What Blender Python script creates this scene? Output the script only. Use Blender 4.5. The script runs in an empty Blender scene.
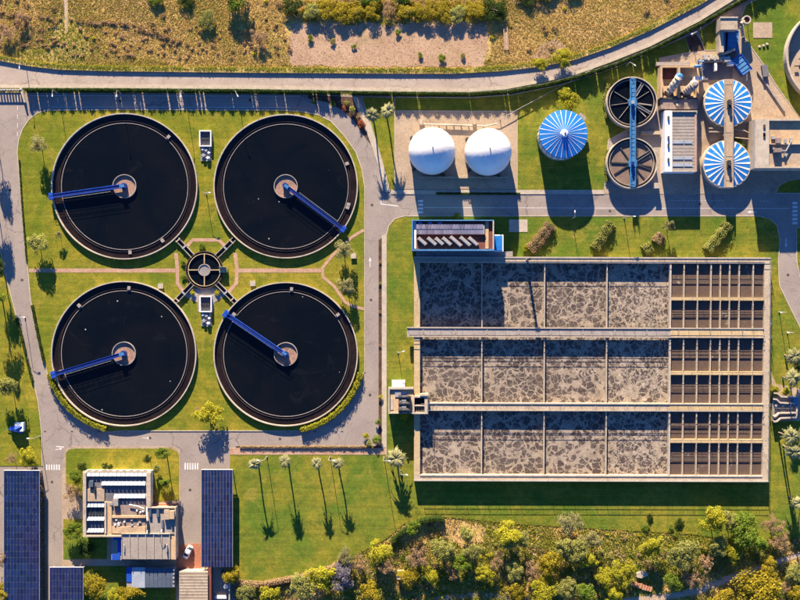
import bpy, math, random
import numpy as np
from mathutils import Vector

rad = math.radians
S = 0.30                 # metres per plan unit (one unit = one photo pixel on the ground)
H = 300.0                # flying height of the drone above the ground
scene = bpy.context.scene
COL = scene.collection
random.seed(7)
rng = np.random.default_rng(7)

# ------------------------------------------------------------------ camera, sky, sun, exposure
cam_d = bpy.data.cameras.new("camera")
cam = bpy.data.objects.new("camera", cam_d)
COL.objects.link(cam)
cam.location = (0, 0, H)
cam.rotation_euler = (0, 0, 0)
cam_d.sensor_width = 36.0
cam_d.angle = 2 * math.atan(120.0 / H)
cam_d.clip_start = 1.0
cam_d.clip_end = 6000.0
scene.camera = cam

SUN_EL = 17.0
SHADOW_DX, SHADOW_DY = 0.155, -1.0          # shadows run towards -Y and a little +X
world = bpy.data.worlds.new("World")
scene.world = world
world.use_nodes = True
wn, wl = world.node_tree.nodes, world.node_tree.links
bg = wn["Background"]
sky = wn.new("ShaderNodeTexSky")
sky.sky_type = 'NISHITA'
sky.sun_disc = False
sky.sun_elevation = rad(SUN_EL)
to_sun = Vector((-SHADOW_DX, -SHADOW_DY, 0)).normalized()
sky.sun_rotation = math.atan2(to_sun.x, to_sun.y)
sky.altitude = 2500.0
sky.air_density = 0.75
sky.dust_density = 0.0
sky.ozone_density = 9.0
wl.new(sky.outputs[0], bg.inputs[0])
bg.inputs[1].default_value = 0.085
sun_d = bpy.data.lights.new("sun", 'SUN')
sun_d.energy = 5.0
sun_d.angle = rad(0.5)
sun_d.color = (1.0, 0.83, 0.61)
sun = bpy.data.objects.new("sun", sun_d)
COL.objects.link(sun)
sdir = Vector((to_sun.x * math.cos(rad(SUN_EL)), to_sun.y * math.cos(rad(SUN_EL)), math.sin(rad(SUN_EL))))
sun.rotation_euler = sdir.to_track_quat('Z', 'Y').to_euler()
sun.location = sdir * 200
scene.view_settings.view_transform = 'Standard'
scene.view_settings.look = 'None'
scene.view_settings.gamma = 1.0
scene.view_settings.use_curve_mapping = False
scene.view_settings.exposure = 2.1
scene.cycles.max_bounces = 5
scene.cycles.diffuse_bounces = 3

# ------------------------------------------------------------------ plan coordinates
def X(px): return (px - 400.0) * S
def Y(py): return (300.0 - py) * S
def W(px, py, z=0.0): return Vector((X(px), Y(py), z))
def K(z): return (H - z) / H
def T(px, py, z):
    """plan position of a point whose top, z metres up, is seen over plan unit (px, py)"""
    return Vector((X(px) * K(z), Y(py) * K(z), z))

# ------------------------------------------------------------------ materials
def newmat(name):
    m = bpy.data.materials.new(name)
    m.use_nodes = True
    nt = m.node_tree
    return m, nt.nodes, nt.links, nt.nodes["Principled BSDF"]

def pos_node(n, l, coords='pos'):
    if coords == 'pos':
        return n.new("ShaderNodeNewGeometry").outputs['Position']
    return n.new("ShaderNodeTexCoord").outputs['Object']

def noise(n, l, vec, scale, detail=5, rough=0.6, dist=0.0):
    t = n.new("ShaderNodeTexNoise")
    t.inputs['Scale'].default_value = scale
    t.inputs['Detail'].default_value = detail
    t.inputs['Roughness'].default_value = rough
    t.inputs['Distortion'].default_value = dist
    if vec is not None: l.new(vec, t.inputs['Vector'])
    return t.outputs['Fac']

def ramp(n, l, fac, stops):
    r = n.new("ShaderNodeValToRGB")
    el = r.color_ramp.elements
    while len(el) < len(stops): el.new(0.5)
    for e, (p, c) in zip(el, stops):
        e.position = p
        e.color = (c, c, c, 1) if isinstance(c, (int, float)) else (*c, 1)
    l.new(fac, r.inputs[0])
    return r.outputs[0]

def mixc(n, l, fac, a, b, mode='MIX'):
    m = n.new("ShaderNodeMix")
    m.data_type = 'RGBA'; m.blend_type = mode
    for sock, v in ((m.inputs[0], fac), (m.inputs[6], a), (m.inputs[7], b)):
        if isinstance(v, (int, float)): sock.default_value = v
        elif isinstance(v, tuple): sock.default_value = (*v, 1)
        else: l.new(v, sock)
    return m.outputs[2]

def math_n(n, l, op, a, b=None):
    m = n.new("ShaderNodeMath"); m.operation = op
    for i, v in enumerate((a, b)):
        if v is None: continue
        if isinstance(v, (int, float)): m.inputs[i].default_value = v
        else: l.new(v, m.inputs[i])
    return m.outputs[0]

def bump(n, l, b, h, strength, dist=0.1):
    bn = n.new("ShaderNodeBump")
    bn.inputs['Strength'].default_value = strength
    bn.inputs['Distance'].default_value = dist
    l.new(h, bn.inputs['Height'])
    l.new(bn.outputs[0], b.inputs['Normal'])

def surf(name, c, c2=None, scale=0.4, fine=3.0, rough=0.85, bmp=0.0, metal=0.0, fine_amt=0.25, stain=None, stain_scale=0.12, spec=0.3, stain_lo=0.52):
    m, n, l, b = newmat(name)
    p = pos_node(n, l)
    c2 = c2 or tuple(v * 0.8 for v in c)
    col = mixc(n, l, ramp(n, l, noise(n, l, p, scale), [(0.35, 0.0), (0.65, 1.0)]), c, c2)
    f = noise(n, l, p, fine, 6, 0.7)
    col = mixc(n, l, fine_amt, col, mixc(n, l, 1.0, col, ramp(n, l, f, [(0.25, 0.35), (0.75, 1.6)]), 'MULTIPLY'))
    if stain:
        s = ramp(n, l, noise(n, l, p, stain_scale, 7, 0.72, 1.0), [(stain_lo, 0.0), (stain_lo + 0.16, 0.8)])
        col = mixc(n, l, s, col, stain)
    l.new(col, b.inputs['Base Color'])
    b.inputs['Roughness'].default_value = rough
    b.inputs['Metallic'].default_value = metal
    b.inputs['Specular IOR Level'].default_value = spec
    if bmp: bump(n, l, b, f, bmp, 0.15)
    return m

def road_mat(name, c, c2, patch):
    m, n, l, b = newmat(name)
    p = pos_node(n, l)
    col = mixc(n, l, ramp(n, l, noise(n, l, p, 0.11, 6, 0.65, 0.5), [(0.35, 0.0), (0.65, 1.0)]), c, c2)
    # square repair patches
    v = n.new("ShaderNodeTexVoronoi"); v.distance = 'CHEBYCHEV'; v.inputs['Scale'].default_value = 0.075; v.inputs['Randomness'].default_value = 0.9
    l.new(p, v.inputs['Vector'])
    sc_ = n.new("ShaderNodeSeparateColor"); l.new(v.outputs['Color'], sc_.inputs[0])
    pm = math_n(n, l, 'MULTIPLY', math_n(n, l, 'LESS_THAN', v.outputs['Distance'], 0.22), math_n(n, l, 'GREATER_THAN', sc_.outputs[0], 0.62))
    col = mixc(n, l, math_n(n, l, 'MULTIPLY', pm, 0.55), col, patch)
    # oil and tyre wear
    col = mixc(n, l, ramp(n, l, noise(n, l, p, 0.23, 7, 0.75, 1.5), [(0.54, 0.0), (0.72, 0.75)]), col, patch)
    # cracks
    wb = n.new("ShaderNodeTexNoise"); wb.inputs['Scale'].default_value = 0.5; wb.inputs['Detail'].default_value = 5; l.new(p, wb.inputs['Vector'])
    ma = n.new("ShaderNodeVectorMath"); ma.operation = 'MULTIPLY_ADD'; l.new(wb.outputs['Color'], ma.inputs[0]); ma.inputs[1].default_value = (3, 3, 0); l.new(p, ma.inputs[2])
    ce = n.new("ShaderNodeTexVoronoi"); ce.feature = 'DISTANCE_TO_EDGE'; ce.inputs['Scale'].default_value = 0.13; l.new(ma.outputs[0], ce.inputs['Vector'])
    ck = math_n(n, l, 'MULTIPLY', ramp(n, l, ce.outputs['Distance'], [(0.0, 0.7), (0.022, 0.0)]), ramp(n, l, noise(n, l, p, 0.06, 3), [(0.45, 0.0), (0.6, 1.0)]))
    col = mixc(n, l, ck, col, tuple(q*0.55 for q in patch))
    f = noise(n, l, p, 2.5, 6, 0.75)
    col = mixc(n, l, 0.4, col, mixc(n, l, 1.0, col, ramp(n, l, f, [(0.25, 0.4), (0.75, 1.55)]), 'MULTIPLY'))
    l.new(col, b.inputs['Base Color'])
    b.inputs['Roughness'].default_value = 0.9; b.inputs['Specular IOR Level'].default_value = 0.15
    bump(n, l, b, f, 0.12, 0.1)
    return m

def lawn_mat(name, green, yellow, dark, bmp=0.5):
    m, n, l, b = newmat(name)
    p = pos_node(n, l)
    big = ramp(n, l, noise(n, l, p, 0.05, 7, 0.68, 0.8), [(0.40, 0.0), (0.62, 1.0)])
    col = mixc(n, l, big, green, yellow)
    mid = ramp(n, l, noise(n, l, p, 0.35, 6, 0.7), [(0.4, 0.0), (0.72, 0.85)])
    col = mixc(n, l, mid, col, dark)
    worn = ramp(n, l, noise(n, l, p, 0.16, 7, 0.72, 1.2), [(0.55, 0.0), (0.72, 0.75)])
    col = mixc(n, l, worn, col, tuple(0.5*q+0.5*r for q, r in zip(yellow, (0.32, 0.23, 0.06))))
    # mower passes run east-west
    mp = n.new("ShaderNodeMapping"); mp.inputs['Scale'].default_value = (0.03, 1.1, 1.0)
    l.new(p, mp.inputs[0])
    st = ramp(n, l, noise(n, l, mp.outputs[0], 1.0, 3, 0.6), [(0.35, 0.78), (0.65, 1.18)])
    col = mixc(n, l, 0.55, col, mixc(n, l, 1.0, col, st, 'MULTIPLY'))
    f = noise(n, l, p, 2.6, 6, 0.78)
    col = mixc(n, l, 0.8, col, mixc(n, l, 1.0, col, ramp(n, l, f, [(0.3, 0.5), (0.7, 1.5)]), 'MULTIPLY'))
    l.new(col, b.inputs['Base Color'])
    b.inputs['Roughness'].default_value = 0.95
    b.inputs['Specular IOR Level'].default_value = 0.05
    if bmp: bump(n, l, b, f, bmp, 0.12)
    return m

def leaf_mat(name, cols, trans=0.4):
    m, n, l, b = newmat(name)
    g = n.new("ShaderNodeNewGeometry")
    k = len(cols)
    col = ramp(n, l, g.outputs['Random Per Island'], [(i / max(k - 1, 1), c) for i, c in enumerate(cols)])
    oi = n.new("ShaderNodeObjectInfo")
    col = mixc(n, l, 0.35, col, mixc(n, l, 1.0, col, ramp(n, l, oi.outputs['Random'], [(0.0, 0.55), (1.0, 1.5)]), 'MULTIPLY'))
    l.new(col, b.inputs['Base Color'])
    b.inputs['Roughness'].default_value = 0.8
    b.inputs['Specular IOR Level'].default_value = 0.08
    tr = n.new("ShaderNodeBsdfTranslucent"); l.new(col, tr.inputs[0])
    mx = n.new("ShaderNodeMixShader"); mx.inputs[0].default_value = trans
    l.new(b.outputs[0], mx.inputs[1]); l.new(tr.outputs[0], mx.inputs[2])
    l.new(mx.outputs[0], n["Material Output"].inputs[0])
    return m

def water_mat(name, c, rough=0.06, specks=0.0, c2=None, murk=0.05, spec=0.5):
    m, n, l, b = newmat(name)
    p = pos_node(n, l)
    col = mixc(n, l, ramp(n, l, noise(n, l, p, murk, 5, 0.6, 0.8), [(0.4, 0.0), (0.75, 1.0)]), c, c2 or c)
    if specks:
        v = n.new("ShaderNodeTexVoronoi"); v.inputs['Scale'].default_value = 0.20
        l.new(p, v.inputs['Vector'])
        big = ramp(n, l, noise(n, l, p, 0.045, 2), [(0.45, 0.0), (0.5, 1.0)])
        s = math_n(n, l, 'MULTIPLY', math_n(n, l, 'LESS_THAN', v.outputs['Distance'], specks), big)
        hz = ramp(n, l, noise(n, l, p, 0.11, 6, 0.7, 1.5), [(0.60, 0.0), (0.80, 0.16)])
        col = mixc(n, l, hz, col, (0.050, 0.046, 0.044))
        col = mixc(n, l, s, col, (0.32, 0.33, 0.32))
    l.new(col, b.inputs['Base Color'])
    b.inputs['Roughness'].default_value = rough
    b.inputs['Specular IOR Level'].default_value = spec
    bump(n, l, b, noise(n, l, p, 1.5, 3), 0.06, 0.05)
    return m

def foam_mat(name, wide=0.5, streak=0.0):
    """floating tan scum broken into clusters of rounded dark islands of mixed liquor"""
    m, n, l, b = newmat(name)
    p = pos_node(n, l)
    oi = n.new("ShaderNodeObjectInfo")
    wob = n.new("ShaderNodeTexNoise"); wob.inputs['Scale'].default_value = 0.9; wob.inputs['Detail'].default_value = 5
    wob.inputs['Roughness'].default_value = 0.62
    l.new(p, wob.inputs['Vector'])
    ma = n.new("ShaderNodeVectorMath"); ma.operation = 'MULTIPLY_ADD'
    l.new(wob.outputs['Color'], ma.inputs[0]); ma.inputs[1].default_value = (1.35, 1.35, 0); l.new(p, ma.inputs[2])
    sep = n.new("ShaderNodeSeparateXYZ"); l.new(ma.outputs[0], sep.inputs[0])
    cmb = n.new("ShaderNodeCombineXYZ"); l.new(sep.outputs[0], cmb.inputs[0]); l.new(sep.outputs[1], cmb.inputs[1])
    off = math_n(n, l, 'MULTIPLY', oi.outputs['Random'], 90.0)
    l.new(off, cmb.inputs[2])
    def vor(feature, scale):
        v = n.new("ShaderNodeTexVoronoi"); v.feature = feature
        v.inputs['Scale'].default_value = scale; v.inputs['Randomness'].default_value = 1.0
        l.new(cmb.outputs[0], v.inputs['Vector']); return v
    v1, v2 = vor('F1', 0.50), vor('F2', 0.50)
    gap = math_n(n, l, 'SUBTRACT', v2.outputs['Distance'], v1.outputs['Distance'])
    # broad bands of drifting scum: the seams of a much larger, warped cell pattern
    mb = n.new("ShaderNodeVectorMath"); mb.operation = 'MULTIPLY_ADD'
    wb = n.new("ShaderNodeTexNoise"); wb.inputs['Scale'].default_value = 0.22; wb.inputs['Detail'].default_value = 4
    l.new(cmb.outputs[0], wb.inputs['Vector'])
    l.new(wb.outputs['Color'], mb.inputs[0]); mb.inputs[1].default_value = (7.0, 7.0, 0); l.new(cmb.outputs[0], mb.inputs[2])
    vb = n.new("ShaderNodeTexVoronoi"); vb.feature = 'DISTANCE_TO_EDGE'; vb.inputs['Scale'].default_value = 0.17
    l.new(mb.outputs[0], vb.inputs['Vector'])
    width = math_n(n, l, 'MULTIPLY', ramp(n, l, noise(n, l, cmb.outputs[0], 0.10, 3, 0.5), [(wide-0.12, 0.15), (wide+0.1, 1.0)]), 0.066)
    band = ramp(n, l, math_n(n, l, 'SUBTRACT', vb.outputs['Distance'], width), [(0.0, 1.0), (0.035, 0.0)])
    hair = math_n(n, l, 'MULTIPLY', noise(n, l, cmb.outputs[0], 0.3, 2), 0.11)
    thr = math_n(n, l, 'ADD', math_n(n, l, 'MULTIPLY', band, 0.55), hair)
    d = math_n(n, l, 'SUBTRACT', gap, thr)
    d = math_n(n, l, 'ADD', d, math_n(n, l, 'MULTIPLY', math_n(n, l, 'SUBTRACT', noise(n, l, p, 2.4, 4, 0.75), 0.5), 0.13))
    isl = ramp(n, l, d, [(-0.03, 0.0), (0.06, 1.0)])
    # tiny islands inside the wide scum
    t1, t2 = vor('F1', 1.15), vor('F2', 1.15)
    tg = math_n(n, l, 'SUBTRACT', t2.outputs['Distance'], t1.outputs['Distance'])
    td = math_n(n, l, 'SUBTRACT', tg, math_n(n, l, 'ADD', math_n(n, l, 'MULTIPLY', ramp(n, l, noise(n, l, t1.outputs['Position'], 0.35, 2), [(0.40, 0.0), (0.5, 1.0)]), 0.9), 0.2))
    isl = math_n(n, l, 'MAXIMUM', isl, ramp(n, l, td, [(0.0, 0.0), (0.1, 0.85)]))
    # wispy lines of fresh bubbles
    w = n.new("ShaderNodeTexNoise"); w.inputs['Scale'].default_value = 0.42; w.inputs['Detail'].default_value = 7; w.inputs['Distortion'].default_value = 2.2
    l.new(cmb.outputs[0], w.inputs['Vector'])
    wl_ = ramp(n, l, math_n(n, l, 'ABSOLUTE', math_n(n, l, 'SUBTRACT', w.outputs['Fac'], 0.5)), [(0.0, 1.0), (0.028, 0.0)])
    f = noise(n, l, p, 2.2, 5, 0.7)
    dark = mixc(n, l, ramp(n, l, f, [(0.3, 0.0), (0.7, 1.0)]), (0.040, 0.030, 0.026), (0.078, 0.058, 0.050))
    dark = mixc(n, l, ramp(n, l, noise(n, l, p, 0.12, 3), [(0.4, 0.0), (0.65, 0.5)]), dark, (0.12, 0.092, 0.077))
    scum = mixc(n, l, ramp(n, l, noise(n, l, p, 0.4, 6, 0.7), [(0.35, 0.0), (0.65, 1.0)]), (0.190, 0.150, 0.110), (0.315, 0.255, 0.192))
    scum = mixc(n, l, 0.6, scum, mixc(n, l, 1.0, scum, ramp(n, l, f, [(0.25, 0.6), (0.75, 1.35)]), 'MULTIPLY'))
    col = mixc(n, l, isl, scum, dark)
    col = mixc(n, l, math_n(n, l, 'MULTIPLY', wl_, 0.25+0.6*streak), col, (0.47, 0.40, 0.31))
    l.new(col, b.inputs['Base Color'])
    l.new(math_n(n, l, 'SUBTRACT', 0.9, math_n(n, l, 'MULTIPLY', isl, 0.3)), b.inputs['Roughness'])
    b.inputs['Specular IOR Level'].default_value = 0.2
    bump(n, l, b, math_n(n, l, 'ADD', math_n(n, l, 'SUBTRACT', 1.0, isl), math_n(n, l, 'MULTIPLY', f, 0.6)), 0.3, 0.07)
    return m

def liquor_mat(name):
    m, n, l, b = newmat(name)
    p = pos_node(n, l)
    oi = n.new("ShaderNodeObjectInfo")
    f = noise(n, l, p, 1.2, 5, 0.7)
    base = mixc(n, l, ramp(n, l, f, [(0.3, 0.0), (0.7, 1.0)]), (0.085, 0.058, 0.043), (0.112, 0.078, 0.058))
    sep = n.new("ShaderNodeSeparateXYZ"); l.new(p, sep.inputs[0])
    s = ramp(n, l, noise(n, l, p, 0.28, 6, 0.7, 0.8), [(0.60, 0.0), (0.66, 0.9)])
    s = math_n(n, l, 'MULTIPLY', s, ramp(n, l, oi.outputs['Random'], [(0.45, 0.0), (0.6, 1.0)]))
    col = mixc(n, l, s, base, (0.30, 0.25, 0.18))
    l.new(col, b.inputs['Base Color'])
    b.inputs['Roughness'].default_value = 0.35
    b.inputs['Specular IOR Level'].default_value = 0.3
    bump(n, l, b, f, 0.1, 0.05)
    return m

def pv_mat(name, c=(0.007, 0.018, 0.062), c2=(0.014, 0.015, 0.055)):
    m, n, l, b = newmat(name)
    p = pos_node(n, l)
    oi = n.new("ShaderNodeObjectInfo")
    col = mixc(n, l, ramp(n, l, noise(n, l, p, 0.08, 3), [(0.35, 0.0), (0.65, 1.0)]), c, c2)
    col = mixc(n, l, 0.6, col, mixc(n, l, 1.0, col, ramp(n, l, oi.outputs['Random'], [(0.0, 0.5), (1.0, 1.6)]), 'MULTIPLY'))
    l.new(col, b.inputs['Base Color'])
    b.inputs['Roughness'].default_value = 0.25
    b.inputs['Coat Weight'].default_value = 0.25
    b.inputs['Coat Roughness'].default_value = 0.05
    return m

MT = {
 'lawn': lawn_mat('lawn_grass', (0.122, 0.148, 0.013), (0.260, 0.205, 0.024), (0.078, 0.106, 0.014)),
 'lawn_deep': lawn_mat('lush_grass', (0.088, 0.140, 0.016), (0.225, 0.190, 0.024), (0.058, 0.096, 0.015)),
 'wild': surf('wild_ground', (0.40, 0.285, 0.075), (0.48, 0.32, 0.135), 0.07, 1.2, 0.95, 0.6, fine_amt=0.8, stain=(0.18, 0.185, 0.03), stain_scale=0.05, spec=0.05, stain_lo=0.48),
 'soil': surf('bare_soil', (0.33, 0.215, 0.135), (0.41, 0.285, 0.185), 0.15, 1.6, 0.95, 0.35, fine_amt=0.5, stain=(0.25, 0.185, 0.09), stain_scale=0.12, spec=0.05),
 'bed': surf('planting_soil', (0.060, 0.035, 0.025), (0.11, 0.07, 0.05), 0.6, 2.0, 0.95, 0.5, fine_amt=0.7, spec=0.05),
 'asphalt': road_mat('worn_asphalt', (0.235, 0.195, 0.170), (0.285, 0.240, 0.205), (0.175, 0.147, 0.132)),
 'pubroad': road_mat('dusty_road', (0.31, 0.25, 0.205), (0.38, 0.315, 0.26), (0.235, 0.19, 0.16)),
 'track': surf('dirt_track', (0.34, 0.25, 0.17), (0.42, 0.33, 0.24), 0.3, 1.6, 0.95, 0.4, fine_amt=0.7, spec=0.05),
 'paving': surf('beige_paving', (0.30, 0.225, 0.155), (0.37, 0.285, 0.205), 0.12, 1.8, 0.9, 0.15, fine_amt=0.5, stain=(0.21, 0.155, 0.11), stain_scale=0.13, spec=0.15),
 'path': surf('pink_brick_path', (0.34, 0.205, 0.135), (0.40, 0.26, 0.175), 0.3, 2.5, 0.9, 0.2, fine_amt=0.6, spec=0.15),
 'terracotta': surf('terracotta_paving', (0.30, 0.115, 0.07), (0.36, 0.16, 0.10), 0.2, 2.0, 0.9, 0.1, fine_amt=0.5, spec=0.15),
 'kerb': surf('kerb_concrete', (0.42, 0.36, 0.28), (0.34, 0.29, 0.22), 0.5, 3.0, 0.9, 0.0, fine_amt=0.4),
 'concrete': surf('weathered_concrete', (0.40, 0.325, 0.235), (0.33, 0.265, 0.19), 0.3, 2.2, 0.9, 0.15, fine_amt=0.55, stain=(0.20, 0.155, 0.11), stain_scale=0.35),
 'concrete_y': surf('yellowed_concrete', (0.44, 0.335, 0.19), (0.38, 0.28, 0.14), 0.25, 2.2, 0.9, 0.1, fine_amt=0.5, stain=(0.26, 0.20, 0.12), stain_scale=0.3),
 'concrete_d': surf('dark_wet_concrete', (0.050, 0.038, 0.032), (0.075, 0.056, 0.046), 0.3, 2.0, 0.8, 0.1, fine_amt=0.6),
 'concrete_g': surf('grey_concrete', (0.24, 0.21, 0.19), (0.29, 0.26, 0.235), 0.3, 2.2, 0.9, 0.1, fine_amt=0.5, stain=(0.16, 0.14, 0.13), stain_scale=0.3),
 'rim': surf('pale_rim', (0.42, 0.36, 0.285), (0.34, 0.29, 0.225), 0.4, 2.5, 0.9, 0.0, fine_amt=0.4, stain=(0.21, 0.17, 0.13), stain_scale=0.3),
 'tan_roof': surf('tan_render', (0.46, 0.32, 0.185), (0.40, 0.275, 0.16), 0.3, 2.0, 0.9, 0.0, fine_amt=0.45, stain=(0.27, 0.19, 0.12), stain_scale=0.3),
 'white': surf('white_paint', (0.74, 0.72, 0.68), (0.66, 0.63, 0.58), 0.3, 2.0, 0.6, 0.0, fine_amt=0.2),
 'marking': surf('road_paint', (0.62, 0.60, 0.57), (0.50, 0.47, 0.44), 0.5, 3.0, 0.7, 0.0, fine_amt=0.5),
 'membrane': surf('white_membrane', (0.66, 0.64, 0.60), (0.60, 0.58, 0.54), 0.1, 0.6, 0.5, 0.0, fine_amt=0.12, stain=(0.50, 0.47, 0.42), stain_scale=0.25, stain_lo=0.56),
 'blue': surf('blue_paint', (0.010, 0.065, 0.36), (0.012, 0.050, 0.28), 0.3, 2.0, 0.45, 0.0, fine_amt=0.25, spec=0.4),
 'blue_roof': surf('blue_cladding', (0.010, 0.155, 0.47), (0.010, 0.125, 0.40), 0.25, 1.5, 0.4, 0.0, fine_amt=0.35, spec=0.4, stain=(0.05, 0.24, 0.50), stain_scale=0.4, stain_lo=0.54),
 'bridge_blue': surf('dark_blue_steel', (0.005, 0.016, 0.11), (0.007, 0.022, 0.14), 0.4, 2.0, 0.45, 0.0, fine_amt=0.3, spec=0.4),
 'light_blue': surf('light_blue_steel', (0.035, 0.18, 0.36), (0.045, 0.14, 0.29), 0.4, 2.0, 0.5, 0.0, fine_amt=0.4, spec=0.4),
 'container': surf('faded_blue_container', (0.07, 0.20, 0.36), (0.05, 0.15, 0.30), 0.3, 2.0, 0.5, 0.0, fine_amt=0.4),
 'steel': surf('galvanised_steel', (0.40, 0.40, 0.39), (0.33, 0.33, 0.32), 0.6, 3.0, 0.45, 0.0, metal=0.4, fine_amt=0.3),
 'dark': surf('dark_metal', (0.030, 0.030, 0.034), (0.045, 0.043, 0.045), 0.6, 3.0, 0.6, 0.0, fine_amt=0.3),
 'grey_roof': surf('grey_sheet_roof', (0.29, 0.25, 0.21), (0.25, 0.215, 0.18), 0.25, 1.6, 0.7, 0.0, fine_amt=0.4, stain=(0.19, 0.16, 0.135), stain_scale=0.25),
 'brown_roof': surf('brown_felt_roof', (0.20, 0.15, 0.125), (0.25, 0.19, 0.16), 0.3, 2.0, 0.9, 0.0, fine_amt=0.5, stain=(0.13, 0.10, 0.085), stain_scale=0.3),
 'dark_roof': surf('dark_flat_roof', (0.10, 0.10, 0.115), (0.135, 0.13, 0.14), 0.3, 2.0, 0.9, 0.0, fine_amt=0.5),
 'red_roof': surf('red_flat_roof', (0.17, 0.055, 0.04), (0.12, 0.04, 0.03), 0.4, 2.0, 0.9, 0.0, fine_amt=0.5),
 'skylight': surf('white_skylight', (0.30, 0.33, 0.37), (0.24, 0.27, 0.31), 0.5, 2.0, 0.35, 0.0, fine_amt=0.25),
 'trunk': surf('bark', (0.16, 0.11, 0.075), (0.22, 0.16, 0.11), 1.0, 4.0, 0.95, 0.0, fine_amt=0.5, spec=0.05),
 'slate': surf('slate_blue_sheet', (0.055, 0.075, 0.105), (0.075, 0.095, 0.125), 0.3, 2.0, 0.6, 0.0, fine_amt=0.5),
 'stone': surf('pale_stone', (0.42, 0.35, 0.27), (0.34, 0.28, 0.21), 0.6, 2.5, 0.9, 0.2, fine_amt=0.6),
 'rust': surf('terracotta_blocks', (0.36, 0.16, 0.085), (0.42, 0.22, 0.12), 0.8, 3.0, 0.9, 0.0, fine_amt=0.5),
 'clear_water': water_mat('clarified_water', (0.0024, 0.0038, 0.0056), 0.08, 0.042, (0.0056, 0.0058, 0.0066), 0.06, spec=0.25),
 'launder_water': water_mat('launder_water', (0.010, 0.007, 0.006), 0.15, 0, (0.022, 0.014, 0.012), 0.2, spec=0.3),
 'well_scum': surf('brown_scum', (0.23, 0.135, 0.095), (0.30, 0.19, 0.14), 0.5, 2.0, 0.8, 0.2, fine_amt=0.7, stain=(0.11, 0.065, 0.05), stain_scale=0.4),
 'sludge': surf('brown_sludge', (0.15, 0.105, 0.080), (0.19, 0.135, 0.105), 0.3, 2.0, 0.5, 0.1, fine_amt=0.5, stain=(0.10, 0.07, 0.055), stain_scale=0.3),
 'foam': foam_mat('scummed_liquor', 0.55, 0.15),
 'foam_b': foam_mat('scummed_liquor_thick', 0.48, 0.2),
 'foam_c': foam_mat('scummed_liquor_wispy', 0.52, 1.0),
 'liquor': liquor_mat('brown_liquor'),
 'pv': pv_mat('solar_cells'),
 'pv_grey': pv_mat('solar_cells_grey', (0.10, 0.11, 0.17), (0.13, 0.12, 0.17)),
 'glass': surf('tinted_glass', (0.02, 0.025, 0.03), (0.03, 0.035, 0.04), 0.5, 2.0, 0.1, 0.0, spec=0.5),
 'car': surf('white_car_paint', (0.78, 0.78, 0.77), (0.75, 0.75, 0.74), 0.5, 2.0, 0.3, 0.0, fine_amt=0.05, spec=0.5),
 'tyre': surf('rubber', (0.02, 0.02, 0.02), (0.03, 0.03, 0.03), 1, 3, 0.9, 0.0),
 'red': surf('red_lens', (0.45, 0.02, 0.02), (0.4, 0.02, 0.02), 1, 3, 0.3, 0.0),
 'lf_green': leaf_mat('mid_green_leaves', [(0.084, 0.14, 0.018), (0.19, 0.252, 0.029), (0.123, 0.185, 0.022)]),
 'lf_yellow': leaf_mat('yellow_green_leaves', [(0.246, 0.263, 0.022), (0.47, 0.414, 0.034), (0.325, 0.325, 0.027)]),
 'lf_gold': leaf_mat('golden_leaves', [(0.246, 0.196, 0.018), (0.403, 0.319, 0.025), (0.179, 0.151, 0.018)]),
 'lf_olive': leaf_mat('olive_leaves', [(0.202, 0.218, 0.05), (0.37, 0.353, 0.106), (0.258, 0.269, 0.067)]),
 'lf_pale': leaf_mat('pale_cream_leaves', [(0.23, 0.215, 0.085), (0.36, 0.32, 0.15), (0.17, 0.19, 0.06)]),
 'lf_brown': leaf_mat('dry_brown_twigs', [(0.275, 0.174, 0.094), (0.435, 0.29, 0.174), (0.217, 0.16, 0.072)]),
 'lf_dark': leaf_mat('dark_green_leaves', [(0.026, 0.052, 0.014), (0.065, 0.099, 0.02), (0.041, 0.072, 0.014)]),
 'lf_purple': leaf_mat('lilac_flowers', [(0.15, 0.14, 0.1), (0.3, 0.26, 0.36), (0.12, 0.13, 0.05)]),
 'lf_red': leaf_mat('russet_leaves', [(0.348, 0.08, 0.043), (0.464, 0.16, 0.072), (0.232, 0.087, 0.043)]),
 'palm': leaf_mat('palm_fronds', [(0.14, 0.15, 0.05), (0.3, 0.28, 0.14), (0.2, 0.2, 0.08)], 0.25),
 'straw': leaf_mat('dry_grass', [(0.50, 0.33, 0.08), (0.62, 0.43, 0.17), (0.40, 0.29, 0.06), (0.56, 0.36, 0.15)], 0.35),
 'straw_g': leaf_mat('green_wild_grass', [(0.18, 0.215, 0.022), (0.3, 0.29, 0.035), (0.22, 0.245, 0.026)], 0.35),
 'straw_p': leaf_mat('pinkish_dry_grass', [(0.5, 0.34, 0.22), (0.42, 0.27, 0.15), (0.56, 0.42, 0.29)], 0.35),
}

# ------------------------------------------------------------------ mesh builder
ORG = {}
def origin_of(o):
    return ORG.get(o.name, Vector((0, 0, 0))) if o is not None else Vector((0, 0, 0))

def tagp(o, label=None, cat=None, group=None, kind=None, category=None):
    cat = cat or category
    if label: o["label"] = label
    if cat: o["category"] = cat
    if group: o["group"] = group
    if kind: o["kind"] = kind
    return o

def thing(name, label, cat, loc, group=None):
    o = bpy.data.objects.new(name, None)
    o.empty_display_size = 0.5
    o.location = loc
    COL.objects.link(o)
    ORG[o.name] = Vector(loc)
    return tagp(o, label, cat, group)

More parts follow.
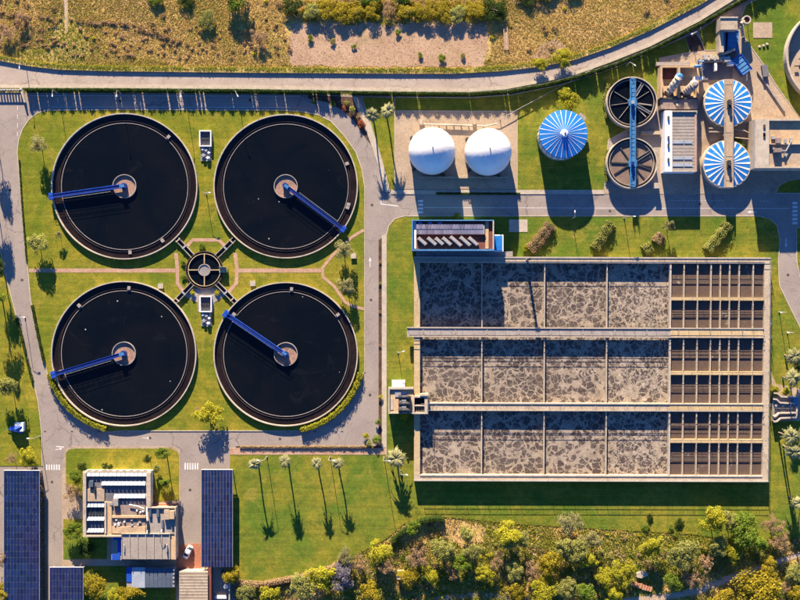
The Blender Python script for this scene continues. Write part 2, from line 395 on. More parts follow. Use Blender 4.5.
class MB:
    def __init__(s): s.v = []; s.f = []
    def add(s, vs, fs):
        o = len(s.v)
        s.v.extend([tuple(q) for q in vs]); s.f.extend([tuple(i + o for i in q) for q in fs])
        return s
    def box(s, x0, y0, z0, x1, y1, z1):
        if x0 > x1: x0, x1 = x1, x0
        if y0 > y1: y0, y1 = y1, y0
        v = [(x0,y0,z0),(x1,y0,z0),(x1,y1,z0),(x0,y1,z0),(x0,y0,z1),(x1,y0,z1),(x1,y1,z1),(x0,y1,z1)]
        return s.add(v, [(0,3,2,1),(4,5,6,7),(0,1,5,4),(1,2,6,5),(2,3,7,6),(3,0,4,7)])
    def pbox(s, px0, py0, px1, py1, z0, z1):
        """box given in plan units"""
        return s.box(X(px0), Y(py0), z0, X(px1), Y(py1), z1)
    def tbox(s, px0, py0, px1, py1, z0, z1):
        """box whose roof at z1 is seen over these plan units"""
        k = K(z1)
        return s.box(X(px0)*k, Y(py0)*k, z0, X(px1)*k, Y(py1)*k, z1)
    def obox(s, c, dx, dy, z0, z1, a=0.0):
        ca, sa = math.cos(a), math.sin(a)
        v = []
        for z in (z0, z1):
            for sx, sy in ((-1,-1),(1,-1),(1,1),(-1,1)):
                x, y = sx*dx/2, sy*dy/2
                v.append((c[0]+x*ca-y*sa, c[1]+x*sa+y*ca, z))
        return s.add(v, [(0,3,2,1),(4,5,6,7),(0,1,5,4),(1,2,6,5),(2,3,7,6),(3,0,4,7)])
    def bar(s, a, b, w, h=None):
        """box-section bar from a to b"""
        a, b = Vector(a), Vector(b); h = h or w
        d = (b - a)
        if d.length < 1e-6: return s
        d.normalize()
        up = Vector((0,0,1)) if abs(d.z) < 0.95 else Vector((1,0,0))
        sx = d.cross(up).normalized(); sz = sx.cross(d).normalized()
        v = []
        for p in (a, b):
            for i, j in ((-1,-1),(1,-1),(1,1),(-1,1)):
                v.append(p + sx*(i*w/2) + sz*(j*h/2))
        return s.add(v, [(0,1,2,3),(7,6,5,4),(0,4,5,1),(1,5,6,2),(2,6,7,3),(3,7,4,0)])
    def prism(s, poly, z0, z1):
        """vertical prism over a plan-unit polygon"""
        n = len(poly)
        pts = [(X(a), Y(b)) for a, b in poly]
        area = sum(pts[i][0]*pts[(i+1)%n][1]-pts[(i+1)%n][0]*pts[i][1] for i in range(n))
        if area < 0: pts.reverse()
        v = [(x,y,z0) for x,y in pts] + [(x,y,z1) for x,y in pts]
        f = [tuple(range(n-1,-1,-1)), tuple(range(n,2*n))] + [(i,(i+1)%n,n+(i+1)%n,n+i) for i in range(n)]
        return s.add(v, f)
    def sheet(s, poly, z):
        n = len(poly); pts = [(X(a), Y(b)) for a, b in poly]
        area = sum(pts[i][0]*pts[(i+1)%n][1]-pts[(i+1)%n][0]*pts[i][1] for i in range(n))
        if area < 0: pts.reverse()
        return s.add([(x,y,z) for x,y in pts], [tuple(range(n))])
    def cyl(s, c, r, z0, z1, n=24, r1=None):
        r1 = r if r1 is None else r1
        v = [(c[0]+r*math.cos(2*math.pi*i/n), c[1]+r*math.sin(2*math.pi*i/n), z0) for i in range(n)]
        v += [(c[0]+r1*math.cos(2*math.pi*i/n), c[1]+r1*math.sin(2*math.pi*i/n), z1) for i in range(n)]
        return s.add(v, [tuple(range(n-1,-1,-1)), tuple(range(n,2*n))] + [(i,(i+1)%n,n+(i+1)%n,n+i) for i in range(n)])
    def ring(s, c, r0, r1, z0, z1, n=96):
        v = []
        for z in (z0, z1):
            for r in (r0, r1):
                v += [(c[0]+r*math.cos(2*math.pi*i/n), c[1]+r*math.sin(2*math.pi*i/n), z) for i in range(n)]
        f = []
        for i in range(n):
            j = (i+1) % n
            f += [(2*n+i,3*n+i,3*n+j,2*n+j), (i,j,n+j,n+i), (n+i,n+j,3*n+j,3*n+i), (i,2*n+i,2*n+j,j)]
        return s.add(v, f)
    def disc(s, c, r, z, n=96):
        return s.add([(c[0]+r*math.cos(2*math.pi*i/n), c[1]+r*math.sin(2*math.pi*i/n), z) for i in range(n)], [tuple(range(n))])
    def tube(s, path, r, n=8, r_end=None):
        path = [Vector(p) for p in path]; m = len(path); v = []; f = []
        for k, p in enumerate(path):
            d = (path[min(k+1,m-1)] - path[max(k-1,0)]).normalized()
            up = Vector((0,0,1)) if abs(d.z) < 0.9 else Vector((1,0,0))
            a = d.cross(up).normalized(); b = a.cross(d).normalized()
            rr = r if r_end is None else r + (r_end-r)*k/(m-1)
            v += [p + a*(rr*math.cos(2*math.pi*i/n)) + b*(rr*math.sin(2*math.pi*i/n)) for i in range(n)]
        for k in range(m-1):
            for i in range(n):
                j = (i+1) % n
                f.append((k*n+i, k*n+j, (k+1)*n+j, (k+1)*n+i))
        f += [tuple(range(n-1,-1,-1)), tuple(range((m-1)*n, m*n))]
        return s.add(v, f)
    def strip(s, path, w0, w1, z0, z1):
        """band along a plan-unit polyline, from offset w0 to w1 metres to the left of travel"""
        P = [Vector((X(a), Y(b))) for a, b in path]; L, R = [], []
        for i, p in enumerate(P):
            d = (P[min(i+1,len(P)-1)] - P[max(i-1,0)]).normalized()
            nn = Vector((-d.y, d.x)); L.append(p + nn*w1); R.append(p + nn*w0)
        v = []
        for a, b in zip(L, R): v += [(a.x,a.y,z0),(b.x,b.y,z0),(a.x,a.y,z1),(b.x,b.y,z1)]
        f = []
        for i in range(len(P)-1):
            o, q = 4*i, 4*i+4
            f += [(o+2,o+3,q+3,q+2),(o,o+2,q+2,q),(o+1,q+1,q+3,o+3),(o,q,q+1,o+1)]
        e = 4*(len(P)-1)
        f += [(0,1,3,2),(e,e+2,e+3,e+1)]
        return s.add(v, f)
    def railing(s, a, b, h=1.05, step=2.4, t=0.09):
        a, b = Vector(a), Vector(b); L = (b-a).length; n = max(1, int(round(L/step)))
        for i in range(n+1):
            p = a.lerp(b, i/n); s.bar(p, p + Vector((0,0,h)), t)
        for k in (1.0, 0.52): s.bar(a + Vector((0,0,h*k)), b + Vector((0,0,h*k)), t)
        return s
    def mesh(s, name, mat, org=Vector((0,0,0)), smooth=False):
        me = bpy.data.meshes.new(name)
        me.from_pydata([(x-org.x, y-org.y, z-org.z) for x, y, z in s.v], [], s.f)
        me.materials.append(MT[mat] if isinstance(mat, str) else mat)
        if smooth: me.polygons.foreach_set('use_smooth', [True]*len(me.polygons))
        me.update()
        return me
    def build(s, name, mat, parent=None, smooth=False, **tags):
        org = origin_of(parent)
        if parent is None and s.v:
            a = np.array(s.v); org = Vector((float(a[:,0].mean()), float(a[:,1].mean()), float(a[:,2].min())))
        o = bpy.data.objects.new(name, s.mesh(name, mat, org, smooth))
        COL.objects.link(o)
        if parent is None: o.location = org
        else: o.parent = parent
        ORG[o.name] = Vector(org)
        return tagp(o, **tags) if tags else o

def child(name, mesh, parent, loc=(0,0,0), rot=(0,0,0), scale=(1,1,1)):
    o = bpy.data.objects.new(name, mesh)
    COL.objects.link(o)
    o.parent = parent; o.location = loc; o.rotation_euler = rot; o.scale = scale
    return o

def arc(cx, cy, r, a0, a1, n=16):
    """plan-unit arc; angles in degrees, 0 = east, 90 = south (down the picture)"""
    return [(cx + r*math.cos(rad(a0+(a1-a0)*i/n)), cy + r*math.sin(rad(a0+(a1-a0)*i/n))) for i in range(n+1)]

def inside(px, py, poly):
    c = False; n = len(poly); j = n-1
    for i in range(n):
        xi, yi = poly[i]; xj, yj = poly[j]
        if (yi > py) != (yj > py) and px < (xj-xi)*(py-yi)/(yj-yi)+xi: c = not c
        j = i
    return c

# ================================================================== THE SETTING
MB().box(-1500, -1500, -3.0, 1500, 1500, -0.10).build('ground', 'wild', kind='structure')

# ---- public road along the top, with its pale edge wall
PUB_TOP = [(-120, 46), (-40, 55), (0, 61), (30, 66.5), (60, 70), (110, 71.5), (250, 73), (400, 74), (455, 74), (500, 71.5), (540, 67), (575, 60), (610, 48), (650, 31), (700, 5), (760, -32)]
PUB_BOT = [(-120, 86), (-40, 87), (0, 87.5), (60, 87.5), (110, 87.5), (250, 88.5), (400, 91), (470, 91.5), (505, 89), (540, 82.5), (575, 74.5), (610, 62), (650, 46), (700, 20.5), (760, -17)]
MB().sheet(PUB_TOP + PUB_BOT[::-1], 0.0).build('public_road', 'pubroad', kind='structure')
MB().strip(PUB_BOT, -0.15, 0.75, -0.05, 0.16).build('road_edge_kerb', 'kerb', kind='structure')
MB().strip(PUB_TOP, 0.0, 1.5, -0.05, 0.45).build('verge_bank', 'wild', kind='structure')

def ragged(poly, step, amp, seed):
    g = random.Random(seed); out = []
    for (x0, y0), (x1, y1) in zip(poly, poly[1:]+poly[:1]):
        n = max(1, int(math.hypot(x1-x0, y1-y0)/step))
        for i in range(n): out.append((x0+(x1-x0)*i/n+g.uniform(-amp, amp), y0+(y1-y0)*i/n+g.uniform(-amp, amp)))
    return out
SITE = [(-80, 92), (470, 96), (510, 93), (560, 83), (615, 65), (690, 32), (745, 2), (880, -70), (880, 470), (420, 470), (236, 460), (236, 660), (-80, 660)]
MB().sheet(SITE, 0.0).build('plant_road', 'asphalt', kind='structure')

# ---- lawns (each raised a little above the road, edged by a kerb)
C3, C4 = (124.5, 353.5), (286, 354)
LAWNS = {
 'clarifier_lawn': ([(17.5, 152), (19, 140), (23, 129), (29, 120), (38, 113), (48, 110.5), (120, 110), (280, 110.5), (300, 111.5), (318, 115), (331, 121.5), (344, 136), (355.5, 152), (361.5, 169), (364.5, 187), (364.5, 372)]
    + arc(286, 354, 79.5, 13, 76, 14) + [(296, 430.5), (120, 430.5)] + arc(124.5, 353.5, 79.5, 100, 163, 14) + [(45, 362), (40, 342), (31, 300), (24, 225)], 'lawn'),
 'basin_lawn': ([(230, 455), (386.5, 455), (386.5, 236), (389, 226), (395, 219), (405, 216.3), (758, 216.3), (770, 219), (777, 226), (779.5, 240), (778, 262), (779, 285), (788, 304), (803, 334), (880, 395), (880, 545),
    (800, 538), (740, 541), (690, 534), (600, 529), (520, 524), (432, 516), (404, 524), (386, 539), (360, 553), (330, 568), (300, 577), (262, 583), (230, 583)], 'lawn_deep'),
 'gas_lawn_west': ([(371, 124), (362, 97), (394.5, 98), (394.5, 190), (390, 190), (382, 160)], 'lawn'),
 'north_lawn': ([(394.6, 97.5), (470, 98), (512, 95), (562, 85), (617, 67), (685, 37), (690, 52), (659, 58), (657, 100), (640, 122), (608, 140), (604, 190), (517.5, 190), (517.5, 111), (394.6, 110.5)], 'lawn_deep'),
 'silo_lawn': ([(698, 31), (721, 17), (721, 50), (705, 50)], 'lawn_deep'),
 'north_east_lawn': ([(746, 5), (880, -60), (880, 92), (800, 118), (777, 86), (762, 62), (745, 38), (742, 16)], 'lawn_deep'),
 'corner_lawn': ([(776, 193), (779, 186), (788, 181), (800, 179), (880, 178), (880, 193)], 'lawn_deep'),
 'east_lawn': ([(796.5, 228), (880, 224), (880, 360), (815, 306), (801, 282), (797, 262)], 'lawn_deep'),
 'west_lawn': ([(-80, 236), (-2, 240), (4, 270), (15, 312), (27, 355), (38, 402), (41.5, 432), (42, 466), (-80, 466)], 'lawn'),
 'far_west_lawn': ([(-80, 110), (-14, 112), (-10, 236), (-80, 234)], 'lawn'),
}
for nm, (poly, m) in LAWNS.items():
    MB().prism(poly, -0.06, 0.08).build(nm, m, kind='structure')
    if nm not in ('basin_lawn', 'west_lawn', 'far_west_lawn'):
        pp = poly + [poly[0]]
        n = len(poly)
        ar = sum(poly[i][0]*poly[(i+1)%n][1]-poly[(i+1)%n][0]*poly[i][1] for i in range(n))
        MB().strip(pp, *((-0.22, 0.04) if ar < 0 else (-0.04, 0.22)), -0.06, 0.13).build('kerb', 'kerb', kind='structure')
MB().strip([(405, 216.3), (758, 216.3), (770, 219), (777, 226), (779.5, 240), (778, 262), (779, 285), (788, 304), (803, 334), (880, 395)], -0.04, 0.22, -0.06, 0.13).build('kerb', 'kerb', kind='structure')
MB().strip([(386.5, 455), (386.5, 236), (389, 226), (395, 219), (405, 216.3)], -0.04, 0.22, -0.06, 0.13).build('kerb', 'kerb', kind='structure')
MB().strip([(-80, 240), (-2, 240), (4, 270), (15, 312), (27, 355), (38, 402), (41.5, 432), (42, 466)], -0.04, 0.22, -0.06, 0.13).build('kerb', 'kerb', kind='structure')

# ---- pavements and paved yards
def pave(name, poly, m, z): return MB().prism(poly, -0.05, z).build(name, m, kind='structure')
pave('side_pavement', [(381.8, 236), (386.2, 234), (386.2, 447.4), (381.8, 447.4)], 'kerb', 0.10)
pave('planting_strip', [(378.6, 240), (381.7, 238), (381.7, 448), (378.6, 440)], 'bed', 0.06)
pave('diagonal_pavement', [(352.5, 97), (358, 97), (371, 126), (382, 160), (390, 192), (385, 192), (377, 162), (366, 130)], 'kerb', 0.10)
pave('shrub_bed', [(308, 95), (352, 97), (366, 131), (372, 146), (366, 138), (354, 121), (342, 110), (328, 102.5), (308, 98.5)], 'bed', 0.07)
pave('gas_holder_pad', [(394.8, 111), (517.2, 111.5), (517.2, 189), (394.8, 189)], 'paving', 0.05)
pave('north_pavement', [(391, 190.2), (604, 190.2), (604, 194.2), (391, 194.2)], 'kerb', 0.12)
pave('works_yard', [(604, 190), (604.5, 160), (608, 141), (640, 122.5), (657.4, 100), (659.3, 58.5), (690.3, 52.4), (705, 50.5), (721.4, 50.4), (721.4, 17), (742, 5), (742, 16), (744.6, 38.4), (761.6, 62.4), (776.6, 86.4), (799.6, 118.4), (880, 93), (880, 177.6), (800, 178.6), (788, 180.6), (778.6, 186), (775.6, 194), (604, 194)], 'paving', 0.05)
pave('shade_toned_path', [(683.5, 38.5), (695, 33), (706, 49.7), (691, 51.5)], 'bed', 0.06)  # paved path; dark soil colour paints in the shade lying on it
pave('roadside_pavement', [(230, 448), (386, 448), (386, 454.6), (230, 454.6)], 'path', 0.10)
pave('verge_strip', [(236, 446), (376, 446), (378.4, 441), (381.4, 447.8), (236, 447.8)], 'bed', 0.06)
pave('office_forecourt', [(65, 449), (72, 446.5), (174, 446.5), (180, 450), (181, 500), (181, 680), (62, 680), (62, 470)], 'paving', 0.06)
pave('office_front_lawn', [(66, 453), (69, 449.5), (75, 448.5), (171, 448.5), (177, 451), (179, 455), (179, 500), (152, 502), (152, 470), (83, 470), (83, 500), (66, 484)], 'lawn', 0.12)
pave('office_side_lawn', [(63.5, 519), (107, 519), (107, 559), (63.5, 559)], 'lawn_deep', 0.12)
pave('office_back_lawn', [(84, 566), (127, 566), (127, 588), (176, 588), (176, 680), (84, 680)], 'lawn_deep', 0.12)
pave('terracotta_yard', [(176, 545), (201, 543), (201, 570), (176, 570)], 'terracotta', 0.075)
pave('parking_edge', [(200.5, 469), (236, 469), (236, 585), (200.5, 585)], 'asphalt', 0.05)
pave('back_yard', [(207, 566), (229, 566), (229, 600), (207, 600)], 'paving', 0.058)
pave('loading_pad', [(753, 22.5), (772, 22.5), (772, 38), (753, 38)], 'paving', 0.16)
pave('side_pad', [(509, 219.5), (527.5, 219.5), (527.5, 232), (509, 232)], 'kerb', 0.14)
pave('basin_path', [(771, 372), (776, 384), (798, 388), (803, 393), (800, 421), (795, 421), (771, 421)], 'paving', 0.10)
pave('bare_field', ragged([(290, 24), (486, 22), (487, 40), (486, 67), (400, 67.5), (289, 66)], 4, 2.6, 3), 'soil', -0.06)
pave('dirt_track', [(560, 640), (596, 603), (640, 596.5), (668, 594), (700, 587), (724, 577), (748, 570), (775, 560), (810, 549), (880, 536), (880, 540), (810, 554), (776, 565), (750, 574.5), (728, 582), (703, 592.5), (668, 599.5), (640, 602), (600, 608), (570, 640)], 'track', -0.06)
pave('dirt_track', [(395, 604), (440, 596), (480, 592), (520, 598), (560, 604), (560, 609), (515, 603), (480, 597), (440, 601), (400, 610)], 'track', -0.06)
pave('footpath', [(63, -30), (66.5, -30), (67.5, 12), (66.5, 33), (65.2, 33), (64.5, 12)], 'track', -0.07)
pave('stone_clearing', ragged([(436, 522), (462, 520), (486, 528), (482, 542), (463, 548), (444, 536)], 3, 3.4, 4), 'wild', -0.07)
pave('bald_patch', [(540, 45), (556, 38), (566, 46), (560, 58), (544, 60), (530, 58)], 'soil', -0.075)

# garden paths between the clarifiers (pink brick)
PZ = 0.10
def path(pts, w):
    global PZ
    PZ += 0.004
    return MB().strip(pts, -w*S/2, w*S/2, 0.0, PZ).build('garden_path', 'path', kind='structure')
path([(29, 270.5), (175.5, 270.5)], 4.0)
path([(234.5, 270.5), (321, 270.5)], 4.0)
path([(187.5, 246), (192.5, 240), (219, 240), (226, 247)], 3.6)
path([(176, 253), (177.6, 270), (177.5, 283), (185, 294)], 3.6)
path([(235, 253), (237, 268), (236.5, 283), (229, 292)], 3.6)
path([(364, 230), (352, 237), (332, 256), (322.5, 268), (323, 277), (334, 286), (345, 302), (352, 306), (364, 309)], 3.0)
MB().prism([(186, 288), (224, 288), (228, 294), (214, 303), (214, 312), (198, 312), (198, 303), (184, 296)], 0.0, 0.135).build('chamber_yard', 'concrete_g', kind='structure')

# ---- painted road markings, laid 5 mm above the asphalt
def mark(fn):
    b = MB(); fn(b); return b.build('road_marking', 'marking', kind='structure')
def zebra(x0, y0, x1, y1, n, vertical):
    def fn(b):
        for i in range(n):
            t = i / n
            if vertical:
                a = y0 + (y1-y0)*t; b.sheet([(x0, a), (x1, a), (x1, a+(y1-y0)/n*0.55), (x0, a+(y1-y0)/n*0.55)], 0.006)
            else:
                a = x0 + (x1-x0)*t; b.sheet([(a, y0), (a+(x1-x0)/n*0.55, y0), (a+(x1-x0)/n*0.55, y1), (a, y1)], 0.006)
    mark(fn)
zebra(418, 200, 423, 215, 4, True)
zebra(792.5, 202, 797.5, 226, 6, True)
zebra(46, 464.5, 61, 470, 6, False)
zebra(184.5, 463, 199.5, 469.5, 6, False)
def line(pts, w=0.13, dash=None):
    def fn(b):
        P = [W(*p) for p in pts]
        for a, c in zip(P[:-1], P[1:]):
            L = (c-a).length; d = (c-a).normalized(); nn = Vector((-d.y, d.x, 0))*w/2
            n = 1 if dash is None else max(1, int(L/(dash*2)))
            for i in range(n):
                s0 = 0 if dash is None else i*dash*2; s1 = L if dash is None else s0+dash
                p, q = a+d*s0, a+d*s1
                b.add([(v.x, v.y, 0.006) for v in (p-nn, q-nn, q+nn, p+nn)], [(0,1,2,3)])
    mark(fn)
line([(424, 207.5), (600, 208), (790, 208.5)])
line([(668, 200.5), (725, 200.5)], 0.14, 0.5)
line([(760, 201), (772, 201)], 0.14, 0.5)
line([(17.5, 97), (17.3, 148)], 0.14, 1.3)
line([(30, 95.6), (300, 96.2)], 0.10)
line([(50, 107), (290, 107.4)], 0.10)
line([(381, 204), (398, 206)], 0.25)
line([(381, 199), (381, 204)], 0.25)
line([(56, 446.5), (64, 447)], 0.3)
def arrow(px, py, a, L=3.0):
    def fn(b):
        c = W(px, py); d = Vector((math.cos(a), math.sin(a), 0)); n = Vector((-d.y, d.x, 0))
        t, h = c-d*L/2, c+d*L*0.1
        b.add([(v.x, v.y, 0.006) for v in (t-n*.11, h-n*.11, h+n*.11, t+n*.11)], [(0,1,2,3)])
        b.add([(v.x, v.y, 0.006) for v in (h-n*.42, c+d*L/2, h+n*.42)], [(0,1,2)])
    mark(fn)
arrow(370, 262, math.pi/2); arrow(786, 243, -math.pi/2); arrow(767, 190, -math.pi*0.6); arrow(752, 212, math.pi)
arrow(59, 449, 0.2, 2.2)
arrow(147, 438, 0, 2.6)

# ================================================================== CLARIFIERS
def clarifier(cx, cy, r, end, label, seed):
    c = W(cx, cy); R = r*S
    t = thing('clarifier', label, 'clarifier', (c.x, c.y, 0), 'round clarifier tanks')
    zt, zw = 1.0, 0.30
    MB().ring(c, R-0.32, R, 0.0, zt).build('outer_wall', 'rim', t)
    MB().ring(c, R*0.869, R-0.32, 0.02, 0.20).build('launder_floor', 'launder_water', t)
    MB().ring(c, R*0.862, R*0.869, 0.02, 0.40).build('weir_wall', 'concrete_g', t)
    MB().ring(c, R*0.896, R*0.8985, 0.1, 0.42).build('scum_baffle', 'concrete_d', t)
    MB().disc(c, R*0.862, zw).build('water', 'clear_water', t)
    well = MB().ring(c, 11.2*S, 11.9*S, 0.1, 0.85, 48).build('inlet_well', 'concrete_g', t)
    MB().disc(c, 11.2*S, 0.42, 48).build('scum_surface', 'well_scum', well)
    # rotating scraper bridge
    e = W(*end); d = (e-c); L = d.length; d.normalize(); nn = Vector((-d.y, d.x, 0))
    z0 = 1.30
    p0, p1 = c - d*0.9, c + d*(R+0.35)
    br = MB().bar(p0+Vector((0,0,z0)), p1+Vector((0,0,z0)), 0.95, 0.28).build('bridge', 'bridge_blue', t)
    for s in (-1, 1):
        b = MB(); q = nn*(0.52*s)
        b.bar(p0+q+Vector((0,0,z0+.02)), p1+q+Vector((0,0,z0+.02)), 0.10, 0.5)
        b.build('side_beam', 'blue', br)
        b = MB(); b.railing(p0+q+Vector((0,0,z0+.25)), p1+q+Vector((0,0,z0+.25)), 1.0, 1.6, 0.05)
        b.build('handrail', 'blue', br)
    MB().obox(p1 - d*0.4, 1.3, 2.1, zt, z0+0.6, math.atan2(d.y, d.x)).build('drive_carriage', 'blue', br)
    MB().cyl(c, 0.9, 0.3, z0+0.35, 20).build('centre_pier', 'bridge_blue', br)
    MB().obox(c+d*0.4, 1.4, 0.9, z0+0.2, z0+0.9, math.atan2(d.y, d.x)).build('slip_ring_box', 'light_blue', br)
    # scum skimmer arm trailing in the water and the radial scum pipe
    a = math.atan2(d.y, d.x)
    b = MB()
    for k in range(7):
        p = c + d*(R*(0.28+0.085*k)) + nn*0.9; b.bar(p+Vector((0,0,0.28)), p+Vector((0,0,z0)), 0.12)
    b.bar(c+d*R*0.2+nn*0.95+Vector((0,0,0.38)), c+d*R*0.86+nn*0.95+Vector((0,0,0.38)), 0.10, 0.2)
    b.build('skimmer_arm', 'steel', br)
    g = random.Random(seed)
    for k in range(3):
        a2 = g.uniform(0, 6.28); q = Vector((math.cos(a2), math.sin(a2), 0))
        MB().obox(c+q*R*0.905, 1.1, 0.9, 0.2, 0.72, a2).build('scum_box', 'concrete_g', t)
    return t
clarifier(125, 186.5, 73, (52, 197), 'round clarifier at top left, its blue bridge pointing west', 1)
clarifier(286, 186.5, 72, (344, 230), 'round clarifier at top right of the four, blue bridge pointing southeast', 2)
clarifier(124.5, 353.5, 72.5, (53, 375), 'round clarifier at bottom left of the four, hedge along its southwest rim', 3)
clarifier(286, 354, 72, (225.5, 313), 'round clarifier at bottom right of the four, blue bridge pointing northwest', 4)

# ---- central distribution chamber with its four open channels
c = W(204.8, 270)
t = thing('distribution_chamber', 'small round chamber with four spokes between the four clarifiers', 'chamber', (c.x, c.y, 0))
MB().ring(c, 15.8*S, 16.4*S, 0.0, 0.8, 64).build('inner_rim', 'concrete_y', t)
MB().ring(c, 18.1*S, 18.8*S, 0.0, 0.75, 64).build('outer_rim', 'concrete_d', t)
MB().ring(c, 16.4*S, 18.1*S, 0.02, 0.22, 64).build('ring_channel', 'launder_water', t)
MB().disc(c, 15.8*S, 0.35, 64).build('water', 'clear_water', t)
MB().ring(c, 5.2*S, 6.1*S, 0.1, 0.8, 40).build('hub_ring', 'concrete_g', t)
hub = MB().disc(c, 5.2*S, 0.6, 40).build('hub_grating', 'concrete_g', t)
b = MB()
for i in range(-3, 4):
    w = math.sqrt(max(0, (5.1*S)**2-(i*0.42)**2)); b.box(c.x+i*0.42-0.05, c.y-w, 0.6, c.x+i*0.42+0.05, c.y+w, 0.66)
b.build('grating_bar', 'steel', hub, kind='stuff')
for k in range(4):
    a = k*math.pi/2; d = Vector((math.cos(a), math.sin(a), 0))
    MB().obox(c+d*11*S, 9.4*S, 0.28, 0.3, 0.78, a).build('spoke_walkway', 'concrete_y', t)
MB().obox(c+Vector((19*S, 0, 0)), 8*S, 1.6, 0.2, 0.9, 0).build('access_step', 'concrete_y', t)
MB().obox(c+Vector((18.5*S, 0.95, 0)), 7*S, 0.09, 0.9, 1.9, 0).build('handrail', 'steel', t)
for (x0, y0, x1, y1) in ((193.5, 256.5, 176, 237.5), (216.5, 257, 234.5, 239), (193, 283.5, 175, 302.5), (217, 283, 235.5, 302)):
    a, e = W(x0, y0), W(x1, y1); d = (e-a).normalized(); nn = Vector((-d.y, d.x, 0)); an = math.atan2(d.y, d.x); L = (e-a).length
    ch = MB().obox((a+e)/2, L, 1.0, 0.0, 0.30, an).build('channel', 'launder_water', t)
    for s in (-1, 1):
        MB().obox((a+e)/2 + nn*0.6*s, L, 0.2, 0.0, 0.8, an).build('channel_wall', 'concrete_g', ch)
    m_ = a.lerp(e, 0.5)
    MB().obox(m_, 0.5, 1.6, 0.72, 0.86, an).build('sluice_plate', 'steel', ch)
    MB().obox(a.lerp(e, 0.85), 0.35, 1.7, 0.72, 0.9, an).build('sluice_plate', 'concrete', ch)

# ---- two open pump chambers
def pump_chamber(cx, y0, label):
    c = W(cx, y0+8)
    t = thing('pump_chamber', label, 'chamber', (c.x, c.y, 0))
    b = MB()
    b.pbox(cx-6, y0, cx+6, y0+1, 0, 1.3); b.pbox(cx-6, y0+15, cx+6, y0+16, 0, 1.3)
    b.pbox(cx-6, y0+1, cx-5, y0+15, 0, 1.3); b.pbox(cx+5, y0+1, cx+6, y0+15, 0, 1.3)
    b.build('wall', 'white', t)
    MB().pbox(cx-5, y0+1, cx+5, y0+15, 0, 0.2).build('floor', 'dark_roof', t)
    b = MB()
    for k in (-2.6, 0, 2.6): b.cyl(W(cx+k, y0+8), 0.32, 0.2, 0.9, 12)
    b.bar(W(cx-3.5, y0+8, 0.7), W(cx+3.5, y0+8, 0.7), 0.25)
    b.build('pump', 'dark', t)
    MB().pbox(cx-5, y0+16.4, cx+5.5, y0+30, 0, 0.35).build('valve_slab', 'concrete_g', t)
    for i, (dx, dy, s) in enumerate(((-3, 18.5, .9), (0.5, 19.5, 1.1), (3.2, 22, .8), (-2, 24.5, 1.2), (2.4, 27, 1.0))):
        q = MB(); p = W(cx+dx, y0+dy); q.cyl(p, 0.3*s, 0.35, 0.95, 10); q.bar(p+Vector((-.6*s, 0, .7)), p+Vector((.6*s, 0, .7)), .22)
        q.cyl(p, 0.42*s, 0.95, 1.02, 10)
        q.build('valve', 'white' if i % 2 == 0 else 'steel', t)
    MB().tube([W(cx+4, y0+16, .6), W(cx+4, y0+29, .6), W(cx+1, y0+30.5, .6)], 0.18).build('pipe', 'steel', t)
pump_chamber(206, 131, 'open pump chamber with pale walls between the two upper clarifiers')
pump_chamber(206.4, 296, 'open pump chamber with pale walls just south of the round chamber')
for (px, py, lb) in ((253, 283.5, 'small white manhole box on grass east of the round chamber'), (353.5, 256, 'small white box beside the pale tree near the east road'),
                     (161, 286, 'low pale access hatch beside the top of the southwest clarifier')):
    t = thing('access_box', lb, 'access box', W(px, py, 0.08))
    p = W(px, py)
    MB().obox(p, 1.5, 1.4, 0.08, 0.55, 0.05).build('body', 'white', t)
    MB().obox(p, 1.62, 1.52, 0.55, 0.65, 0.05).build('lid', 'kerb', t)
    MB().obox(p+Vector((.4, 0, 0)), 0.08, 0.5, 0.65, 0.72, 0.05).build('handle', 'steel', t)

# ---- manhole covers in the roads
for (x, y) in ((371, 300), (370, 395), (150, 438), (280, 439), (10, 190), (22, 280), (52, 482), (190, 490), (470, 203), (610, 211), (700, 204), (788, 275), (250, 100), (120, 101), (372, 205)):
    MB().cyl(W(x, y), .42, -.02, .008, 16).build('manhole_cover', 'concrete_d', kind='structure')
for i in range(12):
    MB().obox(W(45+i*27, 431.6), .7, .35, -.02, .007).build('drain_grate', 'dark', kind='structure')

# ================================================================== AERATION BASIN
ZB, ZW = 2.35, 0.75
def B(px, py):                                 # seen position of the wall tops -> plan units
    q = px - (py-258)*0.011*(px-415)/355.0
    r = py + (px-415)*0.003
    return (400+(q-400)*K(ZB), 300+(r-300)*K(ZB))
def bwall(b, x0, y0, x1, y1, z0, z1):
    return b.prism([B(x0, y0), B(x1, y0), B(x1, y1), B(x0, y1)], z0, z1)
bc = W(592, 368)
basin = thing('aeration_basin', 'large rectangular concrete basin with foaming brown water in many cells', 'basin', (bc.x, bc.y, 0))
bwall(MB(), 414, 256.4, 770.5, 262.5, 0, ZB).build('north_wall', 'concrete', basin)
bwall(MB(), 414, 474.5, 770.5, 481.0, 0, ZB).build('south_wall', 'concrete', basin)
bwall(MB(), 414, 262.5, 420, 474.5, 0, ZB-0.003).build('west_wall', 'concrete_y', basin)
bwall(MB(), 764.5, 262.5, 770.5, 474.5, 0, ZB-0.003).build('east_wall', 'concrete', basin)
ROWS = [(262.5, 327.0), (337.0, 402.6), (410.6, 474.5)]
XS = [420, 482.2, 545, 607.5, 670]
